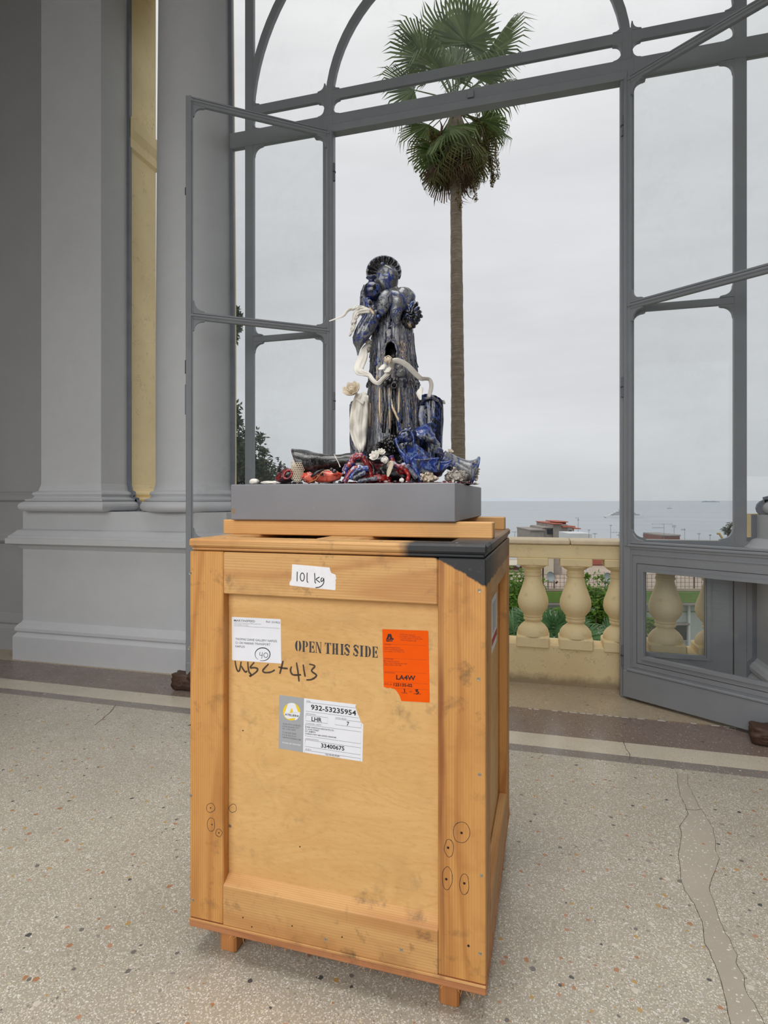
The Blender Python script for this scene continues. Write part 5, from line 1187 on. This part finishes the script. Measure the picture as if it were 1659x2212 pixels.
M['leafb'] = leafmat('bright_leaves', srgb(92, 132, 30), srgb(126, 166, 48), srgb(60, 98, 34))
M['leafg'] = leafmat('garden_fan_leaves', srgb(78, 120, 74), srgb(104, 144, 92), srgb(132, 168, 116))
M['flowerw'] = plain('white_blossom', srgb(230, 232, 244), .7)
m, t, b = mat('palm_bark'); v = t.coord(scale=(6, 6, 14)); n = t.noise(v, 1, 5, .7); v2 = t.noise(t.coord(scale=(1, 1, 30)), 1.2, 2)
t.set(b, 'Base Color', t.mix(t.rng(v2, .4, .6, 0, .5), t.mix(t.rng(n, .3, .7), srgb(150, 136, 118), srgb(116, 102, 88)), srgb(96, 84, 70))); b.inputs['Roughness'].default_value = .9; bump(t, b, n, .6, .03); M['bark'] = m
m, t, b = mat('sea_water'); b.inputs['Base Color'].default_value = (*srgb(132, 144, 154), 1); b.inputs['Roughness'].default_value = .42
v = t.coord(scale=(.02, .05, 1)); n = t.noise(t.coord(scale=(.0012, .004, 1), rot=(0, 0, -YAW)), 1, 6, .65); t.set(b, 'Base Color', t.mix(t.rng(n, .35, .65), srgb(182, 188, 194), srgb(170, 178, 185))); bump(t, b, t.noise(v, 3, 5), .3, 2.0); M['sea'] = m
M['hill'] = plain('hazy_hill', srgb(214, 221, 228), 1.0, .03, .0005, 0, spec=0)  # distance haze is put into the pale base colour
M['ground'] = plain('hillside_soil', srgb(96, 104, 70), .95, .3, .4, 0)
SEA = -60.0
def W(x, D, z): q = FW*D+RT*x; q.z = z; return q
mb = MB(); mb.grid(lambda u, v: W((u-.5)*90000*(.02+v*v), 150+47000*v**3, SEA), 24, 24); tag(mb.build('sea', M['sea']), kind='structure')
def mtn(name, x0, x1, D, h, sd):
    def f(u, v): 
        x = x0+(x1-x0)*u; hh = h*(.55+.9*mn.noise(Vector((u*3.2, sd, 0)))+.22*mn.noise(Vector((u*12, sd, 1))))*min(1, 6*u, 6*(1-u)); return W(x, D+v*h*3, SEA+max(0, hh)*math.sin(v*PI/2))
    tag(MB().grid(f, 80, 6).build(name, M['hill'], smooth=True), kind='structure')
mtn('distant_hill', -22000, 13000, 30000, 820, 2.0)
def ter(u, v):
    D = 5.6+v*v*230; x = (u-.5)*(26+v*380); z = (-2.6 if D < 12 else -2.6-6.4*min(1, (D-12)/5))-max(0, v-.25)*66+.3*mn.noise(Vector((x*.2, D*.2, 0))); return W(x, D, max(z, SEA-1))
tag(MB().grid(ter, 40, 40).build('ground', M['ground'], smooth=True), kind='structure')

# ---- fan palm
def fan(L, pet, droop, nseg, spread, sd, curl=.35):
    """fan leaf: stalk along +x, blade of nseg pleated segments with hanging tips"""
    r = random.Random(sd); mb = MB()
    mb.tube([(0, 0, 0), (pet*.5, 0, .04*pet), (pet, 0, 0)], [.022, .016, .012], 5)
    c_ = Vector((pet, 0, 0)); E = []
    for k in range(nseg+1):
        a = spread*(k/nseg-.5); ll = L*(.62+.38*math.cos(a*.62))
        up = (1 if k % 2 else -1)*.012
        E.append((a, ll, Vector((math.cos(a), math.sin(a), 0)), up))
    for k in range(nseg):
        a0, l0, d0, u0 = E[k]; a1, l1, d1, u1 = E[k+1]
        am = (a0+a1)/2; dm = Vector((math.cos(am), math.sin(am), 0)); ll = (l0+l1)/2*r.uniform(.9, 1.08)
        cup = -curl*abs(math.sin(am))**1.5
        p0 = c_+d0*ll*.52+Vector((0, 0, u0-abs(math.sin(a0))*curl*ll*.35)); p1 = c_+d1*ll*.5+Vector((0, 0, u1-abs(math.sin(a1))*curl*ll*.35))
        mid = c_+dm*ll*.82+Vector((0, 0, cup*ll*.5-droop*ll*.10)); wv = Vector((-dm.y, dm.x, 0))*ll*(a1-a0)*.17
        tw_ = r.uniform(-.05, .05); tip = c_+dm*ll*(1.02-.2*droop)+Vector((tw_*ll, tw_*ll, cup*ll*.6-droop*ll*r.uniform(.38, .62)))
        mb.add([c_, p0, p1, mid-wv, mid+wv, tip], [(0, 1, 2), (1, 3, 4, 2), (3, 5, 4)])
    return mb
def orient(o, base, dirv, roll=0.0):
    d = Vector(dirv).normalized(); z = Vector((0, 0, 1)); y = z.cross(d)
    y = y.normalized() if y.length > 1e-4 else Vector((0, 1, 0)); zz = d.cross(y)
    R_ = Matrix((d, y, zz)).transposed().to_4x4() @ Matrix.Rotation(roll, 4, 'X'); o.matrix_local = Matrix.Translation(base) @ R_
pb = P(991, 1080, 13); PBZ = -8.2
palm = empty('fan_palm', (pb.x, pb.y, PBZ), YAW, 'very tall fan palm beyond the balcony with a slender trunk and hanging brown skirt', 'palm tree')
def PL(px, py, dy=0): # palm space
    D = 13+dy; return Vector(((px-CX)/FPX*D-(991-CX)/FPX*13, dy, EYE+(HY-py)/FPX*D-PBZ))
def trunk(u, v):
    z = 0.0+(PL(0, 395).z)*v; a = 2*PI*u; py = HY-(z+PBZ-EYE)*FPX/13
    px = 985 if py < 430 else 985+(py-430)*.0089; r = .128+.035*max(0, (py-430)/600) if py < 1100 else .16+(py-1100)*.0001; r = min(r, .30)
    r *= 1+.05*mn.noise(Vector((a, z*2.2, 1)))+.02*math.sin(z*34); c_ = PL(px, 0); return Vector((c_.x+r*math.cos(a), r*math.sin(a), z))
MB().grid(trunk, 18, 150, wu=True).build('trunk', M['bark'], palm, smooth=True)
meshes = {}
def frondobj(kind, base, dirv, roll, sc, m):
    if (kind, m) not in meshes:
        spec = dict(up=(.92, 1.05, .55, 34, 3.9, 3), out=(.9, .8, .75, 32, 3.6, 4), down=(.95, .85, .9, 30, 3.0, 5), skirt=(.95, .5, .6, 26, 1.7, 6))[kind]
        meshes[(kind, m)] = fan(*spec).build('frond', M[m], palm); o = meshes[(kind, m)]
    else: o = meshes[(kind, m)].copy(); SC.collection.objects.link(o); o.parent = palm
    orient(o, base, dirv, roll); o.scale = (sc, sc, sc); return o
crown_c = PL(982, 228); r7 = random.Random(21)
up = [(-.62, .86, -.1), (-.26, 1.0, .25), (.30, 1.0, -.1), (.08, 1.2, .3), (-.5, .45, -.35), (.12, .62, -.6), (.86, .74, .1), (-.85, .5, .3), (.45, .7, .5), (.5, .45, -.5), (-.1, .9, -.2)]
for k, (x, z, y) in enumerate(up): frondobj('up', crown_c+Vector((0, 0, .05)), (x, y, z), r7.uniform(-.5, .5), r7.uniform(1.0, 1.14), 'frond')
outl = [(-.98, -.02, -.1), (.98, .22, -.1), (.35, .1, -.95), (-.35, .1, -.9), (.0, .1, 1), (-.6, .0, .75), (.65, .1, .8)]
for k, (x, z, y) in enumerate(outl): frondobj('out', crown_c, (x, y, z), r7.uniform(-.4, .4), r7.uniform(.98, 1.12), 'frond')
dn = [(.72, -.38, -.3), (.80, -.12, .3), (-.45, -.85, -.1), (-.42, -.9, .3), (-.2, -.7, -.55), (.12, -.85, -.5), (.5, -.75, .4), (-.5, -.5, .6)]
for k, (x, z, y) in enumerate(dn): frondobj('down', PL(982, 245), (x, y, z), r7.uniform(-.5, .5), r7.uniform(.85, 1.0), 'frond' if k < 5 else 'frond2')
sk = [(-.30, -.9, -.3), (-.42, -.85, .1), (-.1, -.98, -.45), (.12, -1, -.42), (.28, -.95, -.2), (-.22, -.95, .3), (.1, -1, .4), (.34, -.9, .15), (-.36, -.9, -.15), (.0, -1, -.35), (.2, -1, -.4)]
for k, (x, z, y) in enumerate(sk): frondobj('skirt', PL(984, 268+4*(k % 3)), (x*1.15, y, z), r7.uniform(-.6, .6), r7.uniform(.98, 1.22), 'frond2' if k in (0, 1, 3, 7, 8) else 'deadfrond')
for k in range(26):
    a = k*2.4; frondobj('skirt', PL(984+10*math.cos(a), 285+8*(k % 5)), (.14*math.cos(a), .14*math.sin(a), -1), r7.uniform(-1, 1), r7.uniform(.62, .86), 'deadfrond')
MB().lathe([(.12, 0), (.24, .25), (.30, .8), (.26, 1.3), (.12, 1.7), (.02, 1.8)], tuple(PL(984, 410)), 16).build('dead_leaf_bases', M['bark'], palm, smooth=True)
for (x0, y0, x1, y1, n_) in ((1030, 240, 1046, 395, 520), (1045, 270, 1068, 395, 420), (1010, 300, 1028, 435, 340), (1068, 290, 1076, 385, 260), (985, 350, 994, 455, 200), (948, 290, 952, 345, 380), (930, 280, 944, 330, 260), (1060, 330, 1063, 405, 200)):
    mb = MB(); L0, L1 = PL(x0, y0, -.3), PL(x1, y1, -.35); mb.tube([crown_c.lerp(L0, .2), L0, L1], [.012, .01, .004], 5)
    for k in range(n_):
        t_ = r7.random(); p = L0.lerp(L1, t_)+Vector((r7.gauss(0, .045), r7.gauss(0, .045), r7.gauss(0, .03)))*(1-.55*t_); s_ = r7.uniform(.018, .036); d = Vector((r7.gauss(0, 1), r7.gauss(0, 1), r7.gauss(0, 1))).normalized(); e = d.orthogonal().normalized()
        mb.add([p-e*s_*.6, p+d*s_, p+e*s_*.6, p-d*s_], [(0, 1, 2, 3)])
    o = mb.build('seed_cluster', M['seed'], palm)
for (x, y, L) in ((951, 262, .5), (955, 305, .35), (1030, 305, .3), (1040, 272, .3)):
    MB().tube([PL(x, y, -.4), PL(x+4, y+12, -.42), PL(x-2, y+L*90, -.4)], [.02, .045, .008], 6, flat=.35).build('dry_spathe', M['deadfrond'], palm, smooth=True)

# ---- trees and shrubs
def leaves(mb, c_, rad, n_, s0, s1, r, clump=0.0, droop=0.0, asp=.38):
    C_ = [Vector((r.gauss(0, .45)*rad[0], r.gauss(0, .45)*rad[1], r.gauss(0, .45)*rad[2])) for _ in range(int(clump))] if clump else None
    for k in range(n_):
        if C_: q = r.choice(C_)+Vector((r.gauss(0, 1), r.gauss(0, 1), r.gauss(0, 1)))*min(rad)*.16
        else: 
            d = Vector((r.gauss(0, 1), r.gauss(0, 1), r.gauss(0, 1))).normalized()*r.random()**.45; q = Vector((d.x*rad[0], d.y*rad[1], d.z*rad[2]))
        p = Vector(c_)+q; d = Vector((r.gauss(0, 1), r.gauss(0, 1), r.gauss(0, .7)-droop)).normalized(); e = d.orthogonal().normalized(); L = r.uniform(s0, s1)
        mb.add([p, p+d*L*.5+e*L*asp*.5, p+d*L, p+d*L*.5-e*L*asp*.5], [(0, 1, 2, 3)])
    return mb
def tree(name, base, label, cat, trunkpts, clusters, m, seedn, s0, s1, group=None):
    r = random.Random(seedn); root = empty(name, base, 0, label, cat, group); B = Vector(base)
    MB().tube([Vector(p)-B for p in trunkpts], [.09*(1-.6*i/len(trunkpts)) for i in range(len(trunkpts))], 8).build('trunk', M['bark'], root, smooth=True)
    mb = MB(); br = MB()
    for (c_, rad, n_) in clusters:
        leaves(mb, Vector(c_)-B, rad, n_, s0, s1, r, clump=max(6, n_//90)); 
        tp = Vector(trunkpts[-1]); br.tube([tp-B, tp.lerp(Vector(c_), .6)-B+Vector((0, 0, .1)), Vector(c_)-B], [.03, .018, .006], 5)
    br.build('branch', M['bark'], root); o = mb.build('foliage', M[m], root); o['kind'] = 'stuff'; return root
tb = W(-3.1, 10.5, -8.3)
tree('leafy_tree', tb, 'dark leafy tree beyond the glazing, left of the ceramic sculpture', 'tree', [tb, W(-3.0, 10.5, -3), W(-2.95, 10.5, 1.0)],
     [(P(520, 1010, 10.5), (.75, .6, .55), 5200), (P(575, 1030, 10.5), (.28, .4, .32), 1300), (P(515, 950, 10.4), (.22, .4, .55), 1400), (P(500, 900, 10.5), (.25, .4, .45), 900), (P(560, 1065, 10.5), (.6, .5, .5), 2600), (P(508, 680, 10.3), (.16, .3, .28), 420), (P(505, 712, 10.3), (.14, .2, .2), 260), (P(540, 985, 10.4), (.2, .3, .3), 800)], 'leafd', 3, .05, .12)
def shrub(px, py, D, rad, n_, label, m, sd, s0=.05, s1=.12, zb=None, white=0):
    c_ = P(px, py, D); z = -2.6; root = empty('garden_shrub', (c_.x, c_.y, z), 0, label, 'shrub', 'garden plants behind the balustrade'); r = random.Random(sd)
    mb = MB(); leaves(mb, (0, 0, c_.z-z), rad, n_, s0, s1, r, clump=n_//50)
    o = mb.build('foliage', M[m], root); o['kind'] = 'stuff'; br = MB()
    for k in range(7):
        a = k*.9; br.tube([(0, 0, 0), (.1*math.cos(a), .1*math.sin(a), (c_.z-z)*.6), (rad[0]*.6*math.cos(a), rad[1]*.6*math.sin(a), c_.z-z+rad[2]*.5*math.sin(a*1.7))], [.04, .025, .006], 6)
    br.build('stem', M['bark'], root)
    for k in range(white): 
        p = Vector((r.gauss(0, .5)*rad[0], -rad[1]*.8, c_.z-z+r.gauss(0, .5)*rad[2])); MB().blob(p, (.035, .03, .04), .3, 12, 8, 6, None, k).build('blossom', M['flowerw'], root)
    return root
shrub(1112, 1310, 10.6, (.42, .4, .62), 5200, 'tall green shrub left of the first baluster beside the crate', 'leafb', 5, zb=-7.6, white=4)
shrub(1290, 1315, 10.6, (.38, .35, .42), 4200, 'bright green shrub between the second and third balusters', 'leafb', 8, zb=-7.6, white=5)
shrub(1225, 1340, 9.2, (.22, .2, .25), 1200, 'small yellow-green shrub just left of the second baluster', 'leafb', 12, zb=-7.6, white=4)
shrub(1262, 1270, 12.2, (.10, .1, .22), 240, 'thin green shoot rising right of the second baluster', 'leafb', 15, zb=-7.6)
shrub(1585, 1150, 12, (.16, .15, .22), 420, 'leafy twig seen low through the right glass door by its stile', 'leafd', 18, zb=-7.9)
shrub(1408, 1350, 10.8, (.2, .2, .25), 900, 'dark green shrub behind the first baluster inside the door pane', 'leafb', 22, zb=-7.6)
gp0 = None
for i, (px, py, D, label) in enumerate(((1200, 1372, 7.0, 'low fan palm with grey-green leaves between the first two balusters'), (1308, 1392, 8.0, 'low fan palm with pale leaves between the second and third balusters'), (1122, 1378, 8.7, 'low fan palm at the foot of the tall shrub next to the crate'))):
    c_ = P(px, py+30, D); root = empty('dwarf_fan_palm', (c_.x, c_.y, -2.6), .5*i, label, 'palm', 'garden plants behind the balustrade'); h = c_.z+2.6
    MB().tube([(0, 0, 0), (.03, 0, h*.5), (0, 0, h)], [.10, .08, .09], 8).build('trunk', M['bark'], root)
    for k in range(13):
        a = k*2.4+i; e = .35+.9*((k*5) % 13)/13
        o = fan(.42, .30, .25, 22, 3.6, 30+k % 3).build('frond', M['leafg'], root) if k < 3 and i == 0 else gps[k % 3].copy()
        if k < 3 and i == 0: gps = (gps if k else [])+[o]
        else: SC.collection.objects.link(o); o.parent = root
        orient(o, Vector((0, 0, h)), (math.cos(a)*math.cos(e), math.sin(a)*math.cos(e), math.sin(e)), .3*math.sin(k))

# ---- the house below the balcony, with a flat roof terrace and green eaves
M['roof'] = plain('roof_screed', srgb(186, 168, 150), .9, .14, 1.2, .2, 20); M['green'] = plain('green_band', srgb(116, 148, 70), .8, .14, 2); M['facade'] = plain('pale_facade', srgb(196, 204, 200), .9, .06, 1)
M['redline'] = plain('red_skirting', srgb(136, 78, 66), .8, .15, 4); M['conc'] = plain('raw_concrete', srgb(164, 156, 150), .95, .16, 2, .3, 12); M['creamw'] = plain('cream_wall', srgb(214, 206, 184), .9, .08, 3)
M['winw'] = plain('white_window_frame', srgb(232, 234, 236), .5, .02); M['darkpane'] = plain('dark_window_pane', srgb(56, 62, 70), .15, .1, 3, 0); M['steel'] = plain('galvanised_steel', srgb(150, 154, 158), .4, .1, 10, 0, 10, metal=.6)
M['rust'] = plain('rusty_fence_wire', srgb(104, 84, 74), .7, .1, 10, 0); M['dish'] = plain('dish_grey', srgb(176, 182, 184), .5, .06, 4, 0); M['redroof'] = plain('red_roof_edge', srgb(190, 112, 92), .8, .12, 3); M['whitep'] = plain('white_painted_wall', srgb(226, 228, 230), .8, .05, 3)
M['duskbrown'] = plain('dark_brown_wood', srgb(88, 60, 54), .8, .1, 3)
hb = W(0, 22, 0); hs = empty('roof_terrace_house', (hb.x, hb.y, -9), YAW, 'flat-roofed house below the balcony with green eaves and a wire fence round the roof', 'house')
def hx(px, D=22): return (px-CX)/FPX*D
def hz(py, D=22): return EYE+(HY-py)/FPX*D+9
def hpart(nm, x0, x1, y0, y1, z0, z1, m, par=hs): return MB().bbox(x0, x1, y0, y1, z0, z1, .01).build(nm, M[m], par)
XL, XR = hx(940), hx(1720)
hpart('roof_slab', XL, XR, -.05, 11, hz(1277), hz(1271), 'roof'); hpart('eaves_band', XL, XR, -.12, .2, hz(1301), hz(1277.5), 'green'); hpart('eaves_shade', XL, XR, -.2, .2, hz(1306), hz(1301.5), 'conc')  # lowest grey strip stands in for the shade under the green band
hpart('facade_wall', XL, XR, .35, 10.5, 0, hz(1306), 'facade')
fw = MB()
for i in range(int((XR-XL)/.16)+1): fw.tube([(XL+.16*i, 0, hz(1275)), (XL+.16*i, 0, hz(1241))], .008, 4)
for z in (hz(1241), hz(1249), hz(1258), hz(1267)): fw.tube([(XL, 0, z), (XR, 0, z)], .008, 4)
o = fw.build('wire_fence', M['rust'], hs); o['kind'] = 'stuff'
for px in (1197, 1330, 1420, 1500): hpart('fence_post', hx(px)-.02, hx(px)+.02, -.02, .02, hz(1275), hz(1238), 'rust')
for px0, px1, y0, y1 in ((1420, 1450, 1352, 1386), (1464, 1492, 1355, 1387)):
    f = hpart('window', hx(px0)-.04, hx(px1)+.04, .30, .36, hz(y1)-.04, hz(y0)+.04, 'winw'); hpart('window_pane', hx(px0), hx(px1), .28, .295, hz(y1), hz(y0), 'darkpane', f)
hpart('window_hood', hx(1432), hx(1494), .1, .34, hz(1352), hz(1348), 'conc')
hpart('downpipe', hx(1493), hx(1498), .2, .3, hz(1440), hz(1308), 'winw'); hpart('green_stringcourse', XL, XR, .30, .36, hz(1326), hz(1324), 'green')
def hp2(nm, px0, px1, py0, py1, D0, D1, m): # boxes on the roof, given at distance D0
    return hpart(nm, hx(px0, D0), hx(px1, D0), D0-22, D1-22, hz(py1, D0), hz(py0, D0), m)
hp2('red_skirting', 900, 1215, 1248, 1254, 27, 27.4, 'redline'); hp2('low_wall', 940, 1150, 1222, 1250, 27.4, 30, 'creamw'); hp2('stair_box', 1170, 1196, 1196, 1250, 26, 28, 'creamw'); hp2('stair_box', 1196, 1214, 1200, 1251, 26.3, 28, 'conc')
hp2('timber_beam', 1080, 1128, 1223, 1231, 26.8, 27.2, 'duskbrown')
hp2('roof_edge', 1275, 1340, 1219, 1226, 29.6, 30, 'redline'); hp2('pink_wall', 1280, 1330, 1196, 1219, 30.2, 31, 'redroof'); hp2('pink_wall', 1420, 1448, 1222, 1242, 28.2, 29, 'redroof'); hp2('white_curtain', 1449, 1453, 1222, 1242, 28.1, 28.2, 'whitep'); hp2('roof_edge', 1395, 1520, 1243, 1250, 27.8, 28.2, 'duskbrown')
hp2('pink_wall', 1500, 1530, 1215, 1240, 29.2, 30, 'conc')
MB().tube([(hx(1173, 23), 1, hz(1273)), (hx(1173, 23), 1, hz(1224, 23))], .035, 8).build('dark_pole', M['duskbrown'], hs); MB().tube([(hx(1265, 23), 1, hz(1273)), (hx(1265, 23), 1, hz(1230, 23)), (hx(1268, 23), .9, hz(1229, 23))], .04, 8).build('white_pipe', M['winw'], hs)
def dish(px, py, D, r_, label, foot):
    p = P(px, py, D); R_ = empty('satellite_dish', (p.x, p.y, -9+foot), YAW+.35, label, 'satellite dish', 'rooftop satellite dishes'); h = p.z-(-9+foot)
    q = MB().lathe([(0, 0), (r_*.5, .03), (r_*.85, .085), (r_, .12), (r_*.98, .125)], (0, 0, 0), 24).build('reflector', M['dish'], R_, smooth=True, mod=solid(.015)); q.location = (0, 0, h); q.rotation_euler = (math.radians(72), 0, 0)
    MB().tube([(0, .05, 0), (0, .05, h)], .02, 6).build('mast', M['steel'], R_); MB().tube([(0, 0, h-r_*.9), (0, -.45, h-.15)], .014, 6).build('feed_arm', M['steel'], R_); MB().tube([(0, -.42, h-.16), (0, -.5, h-.10)], .035, 8).build('receiver', M['duskbrown'], R_)
RZ = hz(1271)
dish(1186, 1247, 21.6, .19, 'grey satellite dish on the roof between the first two balusters', RZ-.0); dish(1309, 1249, 21.6, .19, 'grey satellite dish on the roof left of the third baluster', RZ-.0)

# ---- further roofs, aerials and the sea traffic
def box_house(name, label, px0, px1, py0, D, dep, m, kids=()):
    p = P((px0+px1)/2, py0, D); zb_ = -26; r = empty(name, (p.x, p.y, zb_), YAW, label, 'house'); hw = (px1-px0)/2/FPX*D
    MB().bbox(-hw, hw, 0, dep, 0, p.z-zb_, .02).build('wall', M[m], r)
    for nm, a0, a1, b0, b1, y0, y1, mm in kids:
        MB().bbox((a0-(px0+px1)/2)/FPX*D, (a1-(px0+px1)/2)/FPX*D, y0, y1, EYE+(HY-b1)/FPX*D-zb_, EYE+(HY-b0)/FPX*D-zb_, .01).build(nm, M[mm], r)
    return r
box_house('concrete_house', 'grey concrete house with a red-edged top storey showing above the handrail', 1195, 1226, 1133, 55, 6, 'conc',
    [('wall', 1143, 1173, 1146, 1330, -.2, 5, 'conc'), ('wall', 1173, 1195, 1141, 1330, .3, 5, 'conc'), ('window_opening', 1184, 1195, 1144, 1154, .2, .32, 'darkpane'), ('roof_edge', 1193, 1213, 1130.5, 1132.5, -.4, 6, 'redroof'), ('roof_edge', 1213, 1240, 1136, 1139, -.4, 6, 'redroof'), ('wall', 1214, 1230, 1128.5, 1134.5, 1, 4, 'redline'), ('roof_edge', 1206, 1232, 1127, 1129, .6, 4.4, 'redroof'),
     ('wall', 1227, 1239, 1139, 1330, .2, 5, 'whitep'), ('window_opening', 1230, 1236, 1146, 1151, .1, .25, 'darkpane'), ('wall', 1239, 1246, 1141, 1160, .8, 4, 'creamw'), ('roof_edge', 1238, 1255, 1141, 1143, .0, 4, 'redroof'), ('roof_edge', 1142, 1176, 1143.5, 1146, -.4, 5, 'conc'), ('roof_edge', 1174, 1196, 1139, 1141, 0, 5, 'conc')])
box_house('white_house', 'low white roof wall behind the handrail, right of the concrete house', 1230, 1268, 1152, 49, 3, 'whitep', [('wall', 1268, 1288, 1154, 1330, 1, 4, 'whitep')])
box_house('brick_house', 'small brick chimney wall seen low through the right glass door', 1431, 1469, 1157, 40, 3, 'redline', [('wall', 1431, 1469, 1155, 1158, -.1, 3, 'conc')])
def antenna(px, pt, pb_, D, arms, label):
    p = P(px, pb_, D); r = empty('roof_aerial', (p.x, p.y, p.z-1), YAW, label, 'aerial', 'rooftop aerials'); h = (pb_-pt)/FPX*D; s_ = D/FPX
    MB().tube([(0, 0, 0), (0, 0, h+1)], .45*s_, 5).build('mast', M['steel'], r); q = MB()
    for (dy_, a, b_, n_) in arms:
        z = 1+h-dy_*s_; q.tube([(a*s_, 0, z), (b_*s_, 0, z)], .35*s_, 4)
        for k in range(n_): x = (a+(b_-a)*k/max(1, n_-1))*s_; q.tube([(x, -1.5*s_, z), (x, 1.5*s_, z)], .3*s_, 4); q.tube([(x, 0, z-1.6*s_), (x, 0, z+1.6*s_)], .3*s_, 4)
    q.build('crossbars', M['steel'], r); return r
antenna(1434, 1131, 1156, 40, [(1, -25, 18, 3), (9, -24, 0, 9)], 'tall aerial with long comb bars through the right glass door'); antenna(1456, 1134, 1156, 42, [(2, -4, 4, 5), (5, -3, 3, 2)], 'aerial with a short head right of the long comb aerial'); antenna(1479, 1142, 1162, 44, [(2, -7, 1, 5)], 'small one-sided aerial in the middle of the right door pane')
antenna(1249, 1118, 1142, 55, [(5, -1, 1, 2), (1, -5, 0, 2)], 'slender aerial beside the concrete house'); antenna(1319, 1134, 1153, 45, [(1, -2, 2, 3)], 'pole with a small head between the house and the right door'); antenna(1337, 1150, 1162, 45, [(0, -18, 1, 4), (6, -4, 2, 3)], 'hooked aerial close to the right door post')
antenna(1112, 1149, 1160, 45, [(0, -6, 6, 4)], 'low double aerial just right of the crate'); antenna(1272, 1144, 1160, 50, [(1, -2, 2, 2)], 'thin aerial on the white roof'); antenna(1285, 1152, 1160, 50, [(1, -4, 4, 4)], 'small comb aerial at the right end of the white roof'); antenna(1510, 1153, 1164, 44, [(0, -3, 3, 4)], 'tiny comb aerial near the centre of the door pane'); antenna(1392, 1156, 1165, 44, [(0, -3, 3, 4)], 'tiny comb aerial low at the left of the door pane'); antenna(1534, 1155, 1165, 44, [(1, -2, 2, 4)], 'stubby dark aerial near the yellow vent')
p = P(1557, 1166, 40); r = empty('yellow_vent_pipe', tuple(p), YAW, 'bent yellow pipe on a roof through the right glass door', 'pipe'); MB().tube([(.15, 0, -1), (.1, 0, .1), (-.1, 0, .45), (-.25, 0, .42)], .08, 8).build('pipe', plain('yellow_pipe', srgb(206, 174, 96), .7), r, smooth=True)

def boat(px, pw, D, L, label, kind):
    p = P(px, pw, D); r = empty(kind, (p.x, p.y, SEA), YAW, label, 'ship'); return r
Dy = 61.4*FPX/38.5; s_ = Dy/FPX
y = boat(1305, 1118.5, Dy, 0, 'white motor yacht with stepped decks on the sea, partly behind the right door post', 'motor_yacht')
Lx = 84*s_
q = MB(); q.prism([(-1*s_, 3.2*s_), (4*s_, 0), (Lx, 0), (Lx, 5.6*s_), (22*s_, 5.8*s_), (12*s_, 4.6*s_), (6*s_, 4.4*s_)], -6, 6); q.build('hull', M['whitep'], y)
for k, (a, b_, z) in enumerate(((10, 78, 5.8), (15, 70, 8.6), (21, 62, 11.3), (27, 52, 14.0))):
    q = MB(); q.prism([(a*s_, z*s_), (b_*s_, z*s_), (b_*s_, (z+2.3)*s_), ((a+3.5)*s_, (z+2.3)*s_)], -5+k, 5-k); q.build('deck', M['whitep'], y)
    MB().box((a+4)*s_, (b_-3)*s_, -5.3+k, -5.05+k, (z+.6)*s_, (z+1.5)*s_).build('window_band', M['darkpane'], y)
for a in (31, 34): MB().tube([(a*s_, 0, 16*s_), (a*s_, 0, 19.5*s_)], .5*s_, 6).build('mast', M['dish'], y)
M['hazy'] = plain('haze_tinted_blue_grey', srgb(176, 190, 198), .9, .03, .01, 0, spec=0)  # sea haze mixed into the colour of the far boats
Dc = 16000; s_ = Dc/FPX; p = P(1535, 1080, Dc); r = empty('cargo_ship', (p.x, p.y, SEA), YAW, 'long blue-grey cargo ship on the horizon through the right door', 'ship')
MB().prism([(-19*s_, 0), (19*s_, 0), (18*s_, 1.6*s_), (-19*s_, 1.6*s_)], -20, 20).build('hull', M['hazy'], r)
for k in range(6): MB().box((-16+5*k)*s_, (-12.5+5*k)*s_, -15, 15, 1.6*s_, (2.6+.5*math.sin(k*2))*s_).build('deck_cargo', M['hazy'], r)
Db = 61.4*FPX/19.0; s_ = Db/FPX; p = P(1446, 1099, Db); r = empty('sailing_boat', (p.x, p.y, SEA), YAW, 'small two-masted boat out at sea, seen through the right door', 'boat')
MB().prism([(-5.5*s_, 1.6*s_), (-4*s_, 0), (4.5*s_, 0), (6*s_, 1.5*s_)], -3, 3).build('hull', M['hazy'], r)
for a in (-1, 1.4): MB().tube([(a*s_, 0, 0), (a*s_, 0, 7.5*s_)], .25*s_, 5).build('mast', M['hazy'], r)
